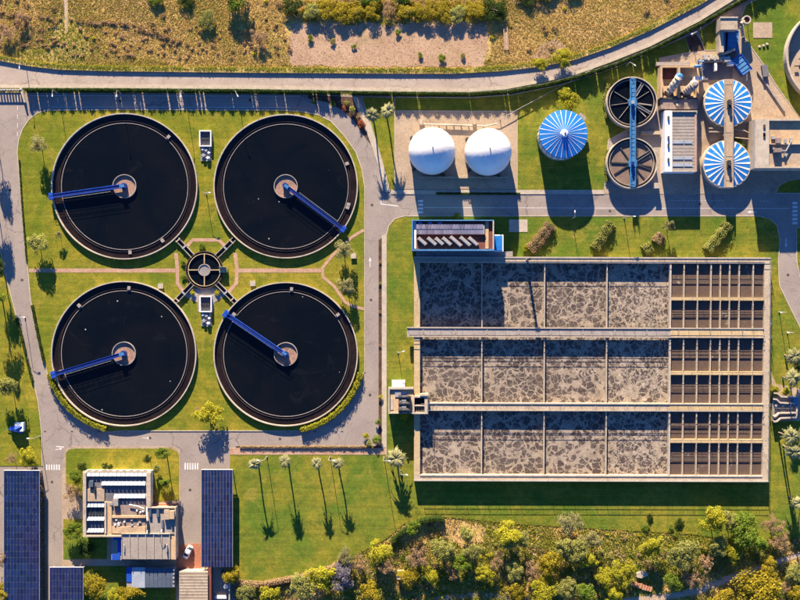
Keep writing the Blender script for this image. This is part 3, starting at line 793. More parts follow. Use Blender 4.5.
# two walkways
for (y0, y1, x0) in ((327.0, 337.0, 407), (402.6, 410.6, 420)):
    deck = bwall(MB(), x0, y0, 764.5, y1, 0.2 if x0 > 410 else 1.9, ZB+0.02).build('walkway', 'concrete_g' if x0 < 410 else 'concrete', basin)
    for (a, e) in ((y0, y0+1.2), (y1-1.2, y1)):
        bwall(MB(), x0, a, 764.5, e, ZB+0.02, ZB+0.22).build('walkway_edge', 'concrete', deck)
    for i in range(11):
        x = x0+16+i*32.0
        bwall(MB(), x, y0+1.2, x+0.8, y1-1.2, ZB+0.02, ZB+0.12).build('cable_cover', 'concrete_g', deck)
    bwall(MB(), 671, y0+1.3, 764, y1-1.3, ZB+0.02, ZB+0.07).build('resurfaced_deck', 'concrete_y', deck)
    for y in (y0+0.6, y1-0.6):
        a, e = W(*B(x0+1, y)), W(*B(764, y))
        MB().railing(a+Vector((0,0,ZB+.22)), e+Vector((0,0,ZB+.22)), 1.0, 3.2, 0.07).build('handrail', 'steel', deck)
for (y, w) in ((257.2, 0), (480.2, 0)):
    MB().railing(W(*B(420, y), ZB), W(*B(770, y), ZB), 1.05, 3.2, 0.07).build('handrail', 'steel', basin)
MB().railing(W(*B(769.8, 260), ZB), W(*B(769.8, 480), ZB), 1.05, 3.2, 0.07).build('handrail', 'steel', basin)
# coping lines along the outer walls
for (x0, y0, x1, y1) in ((420, 261.0, 764.5, 262.5), (414, 256.4, 770.5, 257.9), (420, 474.5, 764.5, 476.0), (414, 479.5, 770.5, 481.0)):
    bwall(MB(), x0, y0, x1, y1, ZB, ZB+0.14).build('coping', 'rim', basin)
# aeration cells
for (y0, y1) in ROWS:
    bwall(MB(), 670, y0, 671.6, y1, 0.2, ZB-0.01).build('dividing_wall', 'rim', basin)
    for i in range(4):
        xe = XS[i+1] - (0.5 if i < 3 else 0)
        b = MB(); b.sheet([B(XS[i], y0), B(xe, y0), B(xe, y1), B(XS[i], y1)], ZW)
        b.build('foaming_water', ('foam', 'foam', 'foam_b', 'foam_c')[i] if y0 > 300 else ('foam', 'foam_b', 'foam', 'foam_c')[i], basin)
        if i < 3:
            bwall(MB(), XS[i+1]-0.5, y0, XS[i+1]+0.4, y1, 0.2, ZB-0.25).build('baffle_wall', 'rim', basin)
        # air header pipes with drop legs along the walkway side
        b = MB()
        for k in range(6):
            x = XS[i]+6+k*9.6
            b.tube([W(*B(x, y0), ZB-.35), W(*B(x, y0+1.4), ZB-.35), W(*B(x, y0+1.4), ZW-.1)], 0.09, 6)
        b.build('air_drop_pipe', 'steel', basin, kind='stuff')
# settling cells
SX = [671.6, 684.4, 698, 711.4, 720.8, 730, 739.6, 753.6, 764.5]
SR = [(262.5, 296.3), (299.6, 327.0), (337.0, 370.6), (374.2, 402.6), (410.6, 438.4), (442.2, 474.5)]
for j in range(3):
    y0, y1 = SR[2*j][1], SR[2*j+1][0]
    bwall(MB(), 671.6, y0, 764.5, y1, 0.2, ZB-0.02).build('cross_wall', 'concrete_y', basin)
    for y in (y0+.4, y1-.4):
        MB().railing(W(*B(672, y), ZB-.02), W(*B(764, y), ZB-.02), 0.9, 3.0, 0.045).build('handrail', 'dark', basin)
for (y0, y1) in SR:
    for i in range(8):
        b = MB(); b.sheet([B(SX[i], y0), B(SX[i+1], y0), B(SX[i+1], y1), B(SX[i], y1)], ZW+0.68)
        b.build('brown_water', 'liquor', basin)
        if i < 7:
            bwall(MB(), SX[i+1]-0.55, y0, SX[i+1]+0.55, y1, 0.2, ZB-0.04).build('partition', 'concrete', basin)
    for k, yy in enumerate((0.50,)):
        y = y0 + (y1-y0)*yy
        MB().tube([W(*B(671.6, y), ZB-0.5), W(*B(764.5, y), ZB-0.5)], 0.09, 6).build('shadow_line_pipe', 'dark', basin)  # dark pipe added to draw the handrails' shadow line across the cells
# ladder brackets along the east wall
for y in (266, 322, 336, 372, 404):
    p = W(*B(772.2, y)); b = MB()
    for s in (-1, 1): b.bar(p+Vector((0, .3*s, 0)), p+Vector((0, .3*s, ZB+.8)), .07)
    for k in range(7): b.bar(p+Vector((0, -.3, .3+k*.35)), p+Vector((0, .3, .3+k*.35)), .05)
    b.build('ladder', 'steel', basin)

# ---- inlet works on the west wall of the basin
p = W(400, 400)
t = thing('inlet_works', 'tan roofed inlet building with pumps on the west wall of the basin', 'pump house', (p.x, p.y, 0))
MB().tbox(388.5, 388, 413.5, 413.5, 0, 3.4).build('wall', 'tan_roof', t)
b = MB(); b.tbox(388.2, 387.3, 413.5, 389.3, 3.4, 3.9); b.tbox(388.2, 389.3, 389.6, 413.7, 3.4, 3.9); b.tbox(389.6, 412.5, 413.5, 413.7, 3.4, 3.9)
b.build('parapet', 'rim', t)
MB().tbox(392, 380.5, 405, 387, 0, 2.2).build('entrance_canopy', 'white', t)
for k, y in enumerate((397, 403.5, 410)):
    q = T(403.5, y, 4.2); b = MB()
    b.tube([q+Vector((-1.5, 0, 0)), q+Vector((1.0, 0, 0)), q+Vector((1.9, -.5, -.2))], 0.72, 12)
    b.obox(q+Vector((-.9, 0, 0)), .5, 1.9, 3.4, 4.9)
    b.build('pump', 'dark', t, True)
    MB().obox(q+Vector((0, .95, 0)), 1.6, .45, 3.4, 4.7).build('pump_motor', 'steel' if k else 'bridge_blue', t)
MB().tbox(395, 391, 401, 397, 3.4, 3.6).build('roof_hatch', 'steel', t)
MB().tbox(390.5, 398, 393.5, 410, 3.4, 3.5).build('roof_patch', 'rim', t)
hop = MB(); hop.tbox(412.6, 396, 427.6, 397.6, 0, 4.0); hop.tbox(412.6, 412.4, 427.6, 414, 0, 4.0); hop.tbox(412.6, 397.6, 414.4, 412.4, 0, 4.0); hop.tbox(424.6, 397.6, 427.6, 412.4, 0, 4.0); hop.tbox(414.4, 405, 424.6, 406.2, 0, 3.97)
hop.build('screen_chamber', 'rim', t)
MB().tbox(414.4, 397.6, 424.6, 412.4, 0.5, 2.6).build('screen_water', 'clear_water', t)
b = MB()
for k in range(5): b.tbox(416.0+k*1.8, 406.2, 416.6+k*1.8, 412.4, 3.4, 3.55)
b.build('screen_bar', 'tan_roof', t, kind='stuff')
MB().tbox(420, 394, 428.5, 396, 0, 4.3).build('service_beam', 'concrete', t)
b = MB(); b.railing(T(428, 396, 4.0), T(428, 414, 4.0), 1.0, 2, .06); b.build('handrail', 'steel', t)

# ---- outlet stair platform on the east side
p = W(782, 407)
t = thing('outlet_platform', 'grey steel stair platform against the east wall of the basin', 'platform', (p.x, p.y, 0))
MB().prism([(771.4, 393), (775, 393.2), (778, 396), (792, 396.4), (794, 400), (794, 414), (784, 414.5), (778, 415), (774, 420), (771.4, 420.4)], 0, 0.9).build('base_slab', 'concrete_g', t)
def wallpath(name, pts, w, z0, z1, m): return MB().strip(pts, -w/2, w/2, z0, z1).build(name, m, t)
wallpath('channel_wall', [(771.4, 392.4), (775.5, 392.8), (778.6, 396), (791, 396.6)], .45, 0.9, 2.0, 'rim')
wallpath('channel_wall', [(771.4, 398.4), (774.5, 398.8), (777.6, 402), (793, 403)], .45, 0.9, 2.0, 'rim')
wallpath('channel_wall', [(771.4, 416), (773.5, 415.6), (777, 412.4), (794, 412)], .45, 0.9, 2.0, 'rim')
wallpath('channel_wall', [(771.4, 421), (774.5, 420.6), (778.4, 417.4), (794, 416.8), (794.6, 406)], .45, 0.9, 2.0, 'rim')
MB().pbox(791, 396.6, 795.5, 405.5, 0.9, 1.6).build('valve_cabinet', 'container', t)
for i in range(8):
    x = 772.6+i*2.4
    MB().pbox(x, 403.6, x+0.5, 411.6, 0.9, 1.15).build('grating_bar', 'steel', t)
for i in range(5):
    MB().cyl(W(774+i*3.6, 405+(i % 2)*3.4), .38, .9, 1.7, 10).build('valve', 'dark' if i % 2 else 'steel', t)
b = MB(); b.railing(W(773, 407.5, .9), W(790, 407.5, .9), 1.0, 2, .06); b.build('handrail', 'steel', t)

# ================================================================== CONTROL HOUSE north of the basin
ZH = 8.4
def roofed(t, rects, z, m='concrete', name='wall'):
    for r in rects: MB().tbox(*r, 0, z).build(name, m, t)
p = W(453, 237)
t = thing('control_house', 'long flat-roofed house with solar panels on the basin edge below the gas domes', 'building', (p.x, p.y, 0))
MB().tbox(412.4, 220.4, 493.4, 250.2, 0, ZH-1.0).build('wall', 'container', t)
for (x0, y0, x1, y1) in ((411.8, 219.8, 494, 220.8), (411.8, 249.2, 494, 250.8), (411.8, 220.8, 413.0, 249.2), (492.8, 220.8, 494, 249.2)):
    MB().tbox(x0, y0, x1, y1, ZH-1.0, ZH).build('parapet', 'container' if y0 < 220 or x0 < 412.5 else 'rim', t)
MB().tbox(413.0, 220.8, 492.8, 249.2, ZH-1.0, ZH-0.93).build('roof', 'red_roof', t)
MB().tbox(413.6, 221.2, 416.2, 248.6, ZH-0.93, ZH-0.80).build('roof_strip', 'white', t)
MB().tbox(485.4, 221.2, 488.6, 248.6, ZH-0.93, ZH-0.72).build('roof_strip', 'tan_roof', t)
MB().tbox(416.2, 233.6, 485.4, 234.6, ZH-0.93, ZH-0.25).build('roof_beam', 'red_roof', t)
pan = MB().box(-.47, -.80, -.02, .47, .80, .03).mesh('solar_panel', 'pv_grey')
for i in range(22):
    for j in range(2):
        q = T(417.6+i*3.05, 226.6+j*5.2, ZH-0.30)
        child('solar_panel', pan, t, q - ORG[t.name], (rad(-4), 0, 0), (0.82, 0.86, 1))
MB().tbox(416.4, 224.2, 484.6, 234.0, ZH-0.6, ZH-0.42).build('panel_rack', 'steel', t)
for i, x in enumerate((420.0, 429.6, 437.0, 444.6, 453.6, 463.0, 471.0)):
    L = (10.5, 11, 10, 11, 14.5, 13, 11.5)[i]
    q = T(x+2.2, 241.3, ZH-0.1); a = rad(-41)
    o = MB().obox(q, L*S, 1.1, ZH-0.75, ZH-0.15, a).build('slanted_duct', 'concrete_g', t)
    MB().obox(q, L*S*0.92, 0.7, ZH-0.15, ZH-0.02, a).build('duct_cap', 'steel', o)
for i in range(3): MB().tbox(418+i*10, 222, 422+i*10, 223.8, ZH-0.93, ZH-0.35).build('roof_vent', 'container', t)
MB().tbox(494.2, 234.6, 503.4, 251.4, 0, 4.0).build('annex', 'white', t)
MB().tbox(494.6, 235.6, 502.2, 250.2, 4.0, 4.15).build('annex_roof', 'blue_roof', t)
MB().pbox(416, 251.6, 512, 256.6, 0.0, 2.0).build('plinth', 'concrete_g', t)
for i in range(7):
    k = K(ZH-1.0); y = Y(250.2)*k
    w = MB().box(X(418+i*11)*k, y-.09, 4.6, X(425+i*11)*k, y-.003, 6.2).build('window', 'glass', t)
    MB().box(X(417.6+i*11)*k, y-.16, 4.46, X(425.4+i*11)*k, y-.004, 4.595).build('sill', 'rim', w)

# ================================================================== GAS DOMES
def gas_dome(px, py, label):
    zc, r = 4.0, 6.95
    c = T(px, py, zc); c.z = 0
    t = thing('gas_holder', label, 'gas dome', (c.x, c.y, 0), 'white gas domes')
    MB().ring(c, r-1.2, r-0.2, 0.05, 0.75, 48).build('base_ring', 'concrete', t)
    b = MB(); v = []; f = []; NU, NV = 56, 26
    th0 = -math.asin((zc-0.6)/r)
    for j in range(NV+1):
        th = th0 + (math.pi/2-th0)*j/NV
        for i in range(NU):
            a = 2*math.pi*i/NU; v.append((c.x+r*math.cos(th)*math.cos(a), c.y+r*math.cos(th)*math.sin(a), zc+r*math.sin(th)))
    for j in range(NV):
        for i in range(NU):
            k = (i+1) % NU; f.append((j*NU+i, j*NU+k, (j+1)*NU+k, (j+1)*NU+i))
    b.add(v, f); b.build('membrane', 'membrane', t, True)
    for i in range(20):
        a = 2*math.pi*(i+.3)/20
        pts = [(c.x+(r+.005)*math.cos(th0+(math.pi/2-th0)*j/18)*math.cos(a), c.y+(r+.005)*math.cos(th0+(math.pi/2-th0)*j/18)*math.sin(a), zc+(r+.005)*math.sin(th0+(math.pi/2-th0)*j/18)) for j in range(18)]
        MB().tube(pts, .012, 4).build('membrane_seam', 'membrane', t)
    MB().cyl((c.x, c.y), 0.16, zc+r-.05, zc+r+.75, 8).build('vent_mast', 'dark', t)
    for a in (3.9, 5.2, 2.5):
        q = c + Vector((math.cos(a), math.sin(a), 0))*(r+0.4)
        b = MB(); b.obox(q, .9, .8, .05, 1.2, a); b.tube([q+Vector((0,0,1.0)), c+Vector((math.cos(a), math.sin(a), 0))*(r-.4)+Vector((0,0,1.3))], .22, 8)
        b.build('blower', 'dark', t)
gas_dome(432, 151, 'left one of the two white gas domes on the paved pad')
gas_dome(488, 152, 'right one of the two white gas domes on the paved pad')
def gas_pipework():
    p = W(455, 126)
    t = thing('gas_pipework', 'pale pipe run with valves along the north side of the gas domes', 'pipework', (p.x, p.y, 0.05))
    MB().tube([W(421, 124.5, .7), W(486, 126.5, .7), W(497, 124, .7)], .26, 8).build('main_pipe', 'rim', t)
    MB().tube([W(432, 125, .7), W(432, 131, .9)], .2, 8).build('branch_pipe', 'rim', t)
    MB().tube([W(487, 126.5, .7), W(488, 133, .9)], .2, 8).build('branch_pipe', 'rim', t)
    for x, y in ((421, 122.5), (474, 122.5)):
        b = MB(); b.obox(W(x, y), 1.0, 1.6, .05, 1.5); b.cyl(W(x, y+1.5), .5, .05, 1.9, 12); b.build('valve_skid', 'concrete', t)
    for i in range(9): MB().obox(W(424+i*7.4, 125.3), .3, .5, .05, .5).build('pipe_support', 'concrete_g', t)
gas_pipework()
p = W(455, 177)
t = thing('pad_wall', 'low dark wall across the pad south of the gas domes', 'wall', (p.x, p.y, 0.05))
MB().pbox(420, 177.2, 508, 178.3, 0.05, 0.7).build('wall', 'concrete_g', t)
MB().pbox(419.7, 176.9, 508.3, 178.6, 0.7, 0.8).build('coping', 'concrete', t)
p = W(538, 102)
t = thing('overground_pipe', 'thin pale pipe running slanting over the grass from domes to the fence', 'pipe', (p.x, p.y, 0.08))
MB().tube([W(484, 127, .7), W(500, 119.5, .9), W(595, 68, .9)], 0.08, 8).build('pipe', 'concrete_g', t)
for k in range(6):
    q = W(500+17*k, 119.5-9.2*k); MB().obox(q, .2, .2, .05, .85).build('pipe_support', 'concrete_g', t)

q = W(*B(527, 259.5), ZB)  # unseen mast, added and thickened to cast the shadow spike on the foam
t = thing('shadow_mast', 'tall unseen mast added on the north wall of the basin to cast the shadow crossing the foam', 'mast', (q.x, q.y, ZB))
MB().tube([q, q+Vector((0, 0, 6.6))], .42, 10, .30).build('pole', 'steel', t)
MB().obox(q, 1.5, .5, ZB+5.4, ZB+6.6).build('mast_head', 'dark', t)
MB().cyl(q, .4, ZB, ZB+.25, 12).build('base', 'concrete_g', t)

# ================================================================== ROUND COVERED TANKS
def cone_roof(t, c, r, z0, z1, n, blue, white, frac, gap=None):
    """n wedge panels of each colour on a low cone; gap = half width of a slot left free for a bridge"""
    top = Vector((c.x, c.y, z1))
    for i in range(n):
        for (a0, a1, m, nm, dz) in ((i, i+frac, white, 'white_panel', 0.05), (i+frac, i+1, blue, 'blue_panel', 0.0)):
            b = MB(); v = []
            k = 3
            for s in range(k+1):
                a = 2*math.pi*(a0+(a1-a0)*s/k)/n
                v.append((c.x+r*math.cos(a), c.y+r*math.sin(a), z0+dz))
            lo = [(x, y, z-dz-0.12) for x, y, z in v]
            q = 0.08
            vt = [(c.x+(x-c.x)*q, c.y+(y-c.y)*q, z0+(z1-z0)*(1-q)+dz) for x, y, z in v]
            allv = v + vt + lo
            f = []
            for s in range(k):
                f += [(s, s+1, k+1+s+1, k+1+s), (2*(k+1)+s, 2*(k+1)+s+1, s+1, s)]
            f += [(0, k+1, 2*(k+1)), (k, 3*(k+1)-1, 2*k+1)]
            b.add(allv, f); b.build(nm, m, t)

def covered_tank(px, py, label):
    zt = 2.5
    c = T(px, py, zt); c.z = 0; r = 23*S
    t = thing('covered_tank', label, 'tank', (c.x, c.y, 0), 'striped covered tanks')
    MB().ring(c, r-0.35, r+0.25, 0.0, zt, 72).build('tank_wall', 'rim', t)
    cone_roof(t, c, r-0.05, zt+0.05, zt+1.15, 22, 'blue_roof', 'white', 0.30)
    MB().cyl((c.x, c.y), 0.8, zt+0.9, zt+1.3, 16).build('crown_cap', 'white', t)
    return c
cA = covered_tank(728, 103, 'upper blue and white striped round tank cover under the concrete bridge')
cB = covered_tank(727, 164, 'lower blue and white striped round tank cover under the concrete bridge')
p = W(729, 133)
t = thing('concrete_bridge', 'long pale concrete bridge over the two striped round tanks', 'bridge', (p.x, p.y, 0))
MB().tbox(725.4, 79, 732.9, 187.5, 3.7, 4.0).build('deck', 'paving', t)
for (x0, x1) in ((724.8, 725.5), (732.8, 733.5)): MB().tbox(x0, 79, x1, 187.5, 3.75, 4.55).build('parapet', 'concrete', t)
for y in (79.5, 133, 186): MB().tbox(725.4, y, 732.9, y+1.6, 0, 3.7).build('pier', 'concrete', t)
for (x, y) in ((729.6, 104), (729.2, 164.5)):
    q = T(x, y, 4.6); b = MB(); b.obox(q, 1.2, 2.0, 4.0, 4.7); b.cyl((q.x, q.y), .45, 4.7, 5.5, 12); b.obox(q+Vector((0, .9, 0)), .8, .7, 4.0, 5.0)
    b.build('drive_motor', 'dark', t)
for i in range(5): MB().tbox(726, 84+i*24, 732.4, 84.6+i*24, 4.0, 4.05).build('deck_joint', 'concrete_g', t)
b = MB()
for i in range(14): b.tbox(719.5+i*1.0, 186.8, 720.0+i*1.0, 187.3, 3.6, 4.9)
b.build('railing_post', 'steel', t, kind='stuff')
for (y0, x0, x1) in ((127.5, 709, 725), (131, 709, 725)):
    MB().tbox(x0, y0, x1, y0+1.2, 1.6, 1.9).build('pipe_bridge', 'concrete', t)
b = MB(); b.tube([T(734, 129, 1.6), T(745, 131, 1.6), T(756, 137, 1.2)], .18, 8); b.tube([T(734, 137.5, 1.6), T(748, 139, 1.6), T(757, 146, .8)], .16, 8)
b.build('pipe', 'concrete', t)

# ---- digester with ribbed blue cone
zt = 6.6
c = T(563.6, 134, zt); c.z = 0; r = 23.2*S
t = thing('digester', 'tall round tank with ribbed bright blue conical roof on the grass', 'tank', (c.x, c.y, 0))
MB().ring(c, r-0.5, r-0.1, 0.0, zt, 80).build('tank_wall', 'white', t)
MB().ring(c, r-0.1, r+0.12, zt-0.9, zt-0.05, 80).build('eave_band', 'light_blue', t)
for z in (1.0, 2.8, 4.6): MB().ring(c, r-0.1, r+0.0, z, z+.2, 80).build('stiffener_ring', 'steel', t)
cone_roof(t, c, r+0.05, zt, zt+1.5, 26, 'blue_roof', 'white', 0.11)
MB().cyl((c.x, c.y), 1.15, zt+1.25, zt+1.75, 20, 0.8).build('crown_cap', 'white', t)
MB().cyl((c.x+.2, c.y-.1), .3, zt+1.75, zt+2.2, 10).build('vent', 'blue', t)
for k in range(22):
    a = 2*math.pi*k/22; MB().obox(c+Vector((math.cos(a), math.sin(a), 0))*(r+.06), .12, .25, 0.1, zt-.9, a).build('wall_rib', 'concrete_g', t)
p = T(582, 117, 3.0)
b = MB(); b.obox(p, 2.4, 1.5, 2.2, 3.0, rad(-42)); b.build('stair_landing', 'concrete_g', t)
b = MB(); b.obox(p, .2, 1.5, 0, 2.2, rad(-42)); b.railing(p+Vector((-.9, .9, 0)), p+Vector((.9, -.9, 0)), 1, 1, .06); b.build('stair_support', 'steel', t)

# ================================================================== OPEN THICKENERS
def thickener(px, py, label, surface, spokes, m):
    zt = 2.6
    c = T(px, py, zt); c.z = 0; r = 25.3*S
    t = thing('thickener', label, 'tank', (c.x, c.y, 0), 'open round thickener tanks')
    MB().ring(c, r-0.3, r, 0.0, zt, 80).build('outer_wall', 'rim', t)
    MB().ring(c, r-1.05, r-0.88, 1.0, zt-0.3, 80).build('weir_wall', 'concrete_g', t)
    MB().ring(c, r-0.88, r-0.3, 0.5, zt-0.75, 80).build('launder', 'concrete_d', t)
    MB().disc(c, r-1.05, zt-0.8, 80).build('water', surface, t)
    for k, (a, w) in enumerate(spokes):
        d = Vector((math.cos(rad(a)), math.sin(rad(a)), 0)); nn = Vector((-d.y, d.x, 0))
        o = MB().bar(c+d*0.9+Vector((0,0,zt-.65)), c+d*(r-1.5)+Vector((0,0,zt-.65)), w, 0.25).build('rake_arm', m, t)
        if w > 0.5:
            for s in (-1, 1): MB().bar(c+d*0.9+nn*.38*s+Vector((0,0,zt-.45)), c+d*(r-1.2)+nn*.38*s+Vector((0,0,zt-.3)), .1, .2).build('arm_rail', 'steel', o)
    MB().cyl((c.x, c.y), 1.15, zt-.9, zt+0.6, 24).build('centre_drum', 'light_blue', t)
    return c
thickener(632, 102, 'upper open round tank with black water and thin rake arms', 'clear_water', [(32, .12), (148, .12), (188, .12), (232, .14), (60, .75), (-8, .35), (-30, .55), (-45, .3)], 'concrete_g')
thickener(632, 163, 'lower open round tank with brown sludge and dark rake arms', 'sludge', [(33, .85), (125, .32), (178, .38), (212, .34), (-10, .38), (-50, .3), (-18, .2)], 'dark')
p = W(633, 133)
t = thing('blue_bridge', 'long blue steel walkway across the two open round tanks', 'bridge', (p.x, p.y, 0))
MB().tbox(630.6, 78, 635.0, 187, 3.35, 3.55).build('deck', 'light_blue', t)
for (x0, x1) in ((630.2, 630.7), (634.9, 635.4)): MB().tbox(x0, 78, x1, 187, 3.3, 3.95).build('side_beam', 'light_blue', t)
for i in range(26): MB().tbox(630.7, 79+i*4.2, 634.9, 79.5+i*4.2, 3.55, 3.62).build('deck_rib', 'container', t)
for x in (630.4, 635.2): MB().railing(T(x, 78.5, 3.95), T(x, 186.5, 3.95), 0.8, 2.4, .06).build('handrail', 'light_blue', t)
for y in (78.5, 127, 138, 185.5): MB().tbox(630.4, y, 635.2, y+1.2, 0, 3.3).build('pier', 'concrete', t)
for y in (102, 163): MB().tbox(629, y-3.6, 637, y+3.6, 3.56, 4.1).build('gearbox_platform', 'light_blue', t)
for y in (102, 163): MB().tbox(631.5, y-1.6, 634.5, y+1.6, 4.1, 5.0).build('gearbox', 'steel' if y == 102 else 'bridge_blue', t)
# paved collar around the thickeners
pave('thickener_apron', [(609, 112), (612, 122), (660, 110), (659.5, 188.5), (610, 188.5), (606, 168), (606, 145)], 'concrete_g', 0.06)
MB().tbox(641, 131, 661, 134.4, 0, 1.2).build('low_wall', 'concrete', label='pale low wall between the two open round tanks and the press house', category='wall')
p = T(657, 186, 2.0)
o = thing('switch_cabinet', 'small white cabinet by the lower open round tank', 'cabinet', (p.x, p.y, 0.05))
MB().tbox(654.5, 183, 660, 188, .05, 1.9).build('body', 'white', o); MB().tbox(654.3, 182.8, 660.2, 188.2, 1.9, 2.0).build('lid', 'rim', o)

# ================================================================== PRESS HOUSE AND SCREEN HALL
p = W(680, 142)
t = thing('press_house', 'grey sheet-roofed house with white side strip between the round tanks', 'building', (p.x, p.y, 0))
zr = 5.2
MB().tbox(665, 110.5, 697, 171.5, 0, zr-.4).build('wall', 'white', t)
MB().tbox(665, 110.5, 672.2, 171.5, zr-.4, zr+.15).build('white_roof_strip', 'white', t)
MB().tbox(672.2, 111.8, 683.8, 170.8, zr-.4, zr-.1).build('roof_sheet', 'grey_roof', t)
MB().tbox(684.2, 111.8, 694.6, 170.8, zr-.4, zr-.1).build('roof_sheet', 'grey_roof', t)
MB().tbox(683.8, 111.8, 684.2, 170.8, zr-.4, zr).build('roof_seam', 'steel', t)
MB().tbox(672.2, 110.5, 697.2, 111.8, zr-.4, zr+.35).build('parapet', 'rim', t)
MB().tbox(694.8, 111.8, 696.6, 171.5, zr-.4, zr+.1).build('gutter', 'path', t)
MB().tbox(672.2, 170.8, 694.8, 171.6, zr-.4, zr+.1).build('gutter', 'rim', t)
for y in (140.5, 156.5, 163.5):
    for (a, e) in ((672.8, 683.6), (684.4, 692.4)): MB().tbox(a, y, e, y+3, zr-.1, zr+.05).build('rooflight', 'skylight', t)
for y in (116, 136, 143.5, 158): MB().tbox(667.8, y, 669.6, y+3.6, zr+.15, zr+.6).build('roof_vent', 'dark', t)
for i in range(18): MB().tbox(672.2, 113+i*3.2, 694.6, 113.16+i*3.2, zr-.1, zr-.06).build('roof_rib', 'grey_roof', t)

p = W(678, 82)
t = thing('screen_hall', 'roofless tan walled screening hall with two big sloping ducts inside', 'building', (p.x, p.y, 0))
zs = 4.2
MB().tbox(661, 64, 698, 97, 0, 1.2).build('floor', 'tan_roof', t)
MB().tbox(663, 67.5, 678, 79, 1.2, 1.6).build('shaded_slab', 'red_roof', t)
for r in ((660.5, 66, 662.4, 97.5), (678.4, 66, 680.2, 97.5), (697, 80, 698.8, 97.5), (662.4, 66, 698, 67.4), (662.4, 95.8, 697, 97.5)):
    MB().tbox(*r, 0, zs if r[3] > 70 and r[1] < 90 else zs-1.4).build('wall', 'tan_roof', t)
for (a, e, capm, sc) in (((667.5, 94), (680, 76.5), 'light_blue', 1.0), ((684.5, 94), (695, 83.5), 'concrete_g', 1.05)):
    q0, q1 = T(*a, 2.0), T(*e, 6.2)
    q0.z, q1.z = 2.2, 5.6
    o = MB().tube([q0, q0.lerp(q1, .5)+Vector((0,0,.3)), q1], 1.15*sc, 16).build('sloping_duct', 'brown_roof' if capm != 'light_blue' else 'stone', t, True)
    MB().tube([q1-Vector((0,0,.4)), q1+Vector((0,0,.7))], 1.3*sc, 16, 0.6).build('duct_cap', capm, o)
    for k in range(5):
        m_ = q0.lerp(q1, .1+.19*k)+Vector((0,0,.25)); MB().tube([m_, m_+(q1-q0)*.03], 1.28*sc, 16).build('duct_band', 'concrete_g', o)
    MB().obox(q0+Vector((.2, -.3, 0)), 3.0, 1.8, 1.2, 2.4, .2).build('duct_housing', 'bed', o)
MB().tbox(661, 98.5, 697.5, 108.8, 0, 3.6).build('lower_roof', 'brown_roof', t)
MB().tbox(660.4, 97.6, 698, 99, 3.6, 3.9).build('roof_edge', 'dark', t)
MB().tbox(676.5, 103.5, 680.5, 105.5, 3.6, 4.2).build('roof_vent', 'stone', t)
MB().tbox(694, 76.5, 703, 79.5, 0, 3.4).build('white_lintel', 'white', t)
b = MB(); b.tube([T(694.5, 66.5, 4.5), T(700, 66, 4.5), T(700, 66, 1.5)], .45, 10); b.build('bent_pipe', 'light_blue', t)
MB().tbox(656.5, 62, 690, 65.5, 0, 1.6).build('loading_step', 'concrete_g', t)

# ---- grit classifier row
p = W(716, 60)
t = thing('grit_classifier', 'row of grey grit machines and conveyors north of the striped tanks', 'machinery', (p.x, p.y, 0.05))
MB().pbox(701, 64, 732, 80, .05, .3).build('slab', 'dark_roof', t)
for i in range(7):
    q = W(703.5+i*3.1, 59.5+(i % 2)*.8); b = MB(); b.cyl(q, .55, .05, 1.9+.3*(i % 3), 12); b.obox(q+Vector((0, .9, 0)), .8, .6, .05, 1.4)
    b.build('separator_drum', 'stone' if i % 3 else 'steel', t)
MB().tube([W(701, 62.5, 1.3), W(722, 62, 1.5)], .3, 8).build('conveyor', 'stone', t)
MB().tube([W(717, 57, 1.6), W(731.5, 51.5, 3.0)], .42, 10).build('screw_conveyor', 'concrete', t)
MB().obox(W(714, 68), .8, 2.2, .3, 1.7).build('outlet_chute', 'white', t)
MB().obox(W(729, 64), 1.8, 1.5, .05, 2.0).build('control_box', 'white', t)
MB().obox(W(724.5, 61), 1.9, 1.4, .05, 2.4, .2).build('hopper', 'steel', t)
for (x, y) in ((700, 70), (698, 60), (707, 57)):
    MB().cyl(W(x, y), .25, .05, 2.2, 8).build('bollard_post', 'steel', t)
MB().tube([W(695, 64, 3.1), W(700, 64, 3.1), W(701, 70, 2.2)], .3, 8).build('bent_pipe', 'light_blue', t)

# ---- sludge silo bay with two blue skips
p = W(727, 34)
t = thing('sludge_bay', 'pale walled bay with a box roof sheltering a blue skip', 'bay', (p.x, p.y, 0.05))
MB().tbox(720.6, 17, 737.6, 29.5, 0.05, 5.0).build('roofed_end', 'concrete', t)
MB().tbox(719.6, 29.6, 723.8, 52, 0.05, 3.6).build('side_wall', 'concrete', t)
MB().tbox(723.8, 29.6, 725.6, 50, 0.05, 1.8).build('inner_wall', 'container', t)
MB().tbox(720.2, 16.6, 738, 18, 5.0, 5.25).build('roof_edge', 'rim', t)
p = T(743, 22, 4)
o = thing('round_hopper', 'round metal hopper with tilted drum beside the sludge bay', 'hopper', (p.x, p.y, 0.05))
q = T(747, 19.5, 3.5)
MB().ring(q, .9, 1.25, 2.2, 3.5, 20).build('drum', 'stone', o); MB().disc(q, .9, 2.9, 20).build('drum_opening', 'bed', o)
for a in (0.5, 2.6, 4.7): MB().bar(q+Vector((math.cos(a), math.sin(a), 0))*1.05+Vector((0,0,2.3-q.z)), q+Vector((math.cos(a), math.sin(a), 0))*1.3+Vector((0,0,.06-q.z)), .16).build('leg', 'steel', o)
MB().tube([T(741, 24, 3), q+Vector((-.6, -.3, -.6))], .55, 10).build('feed_tube', 'concrete', o)
MB().bar(T(741.5, 26, 3), T(743, 36, .3), .9, .3).build('chute', 'concrete', o)
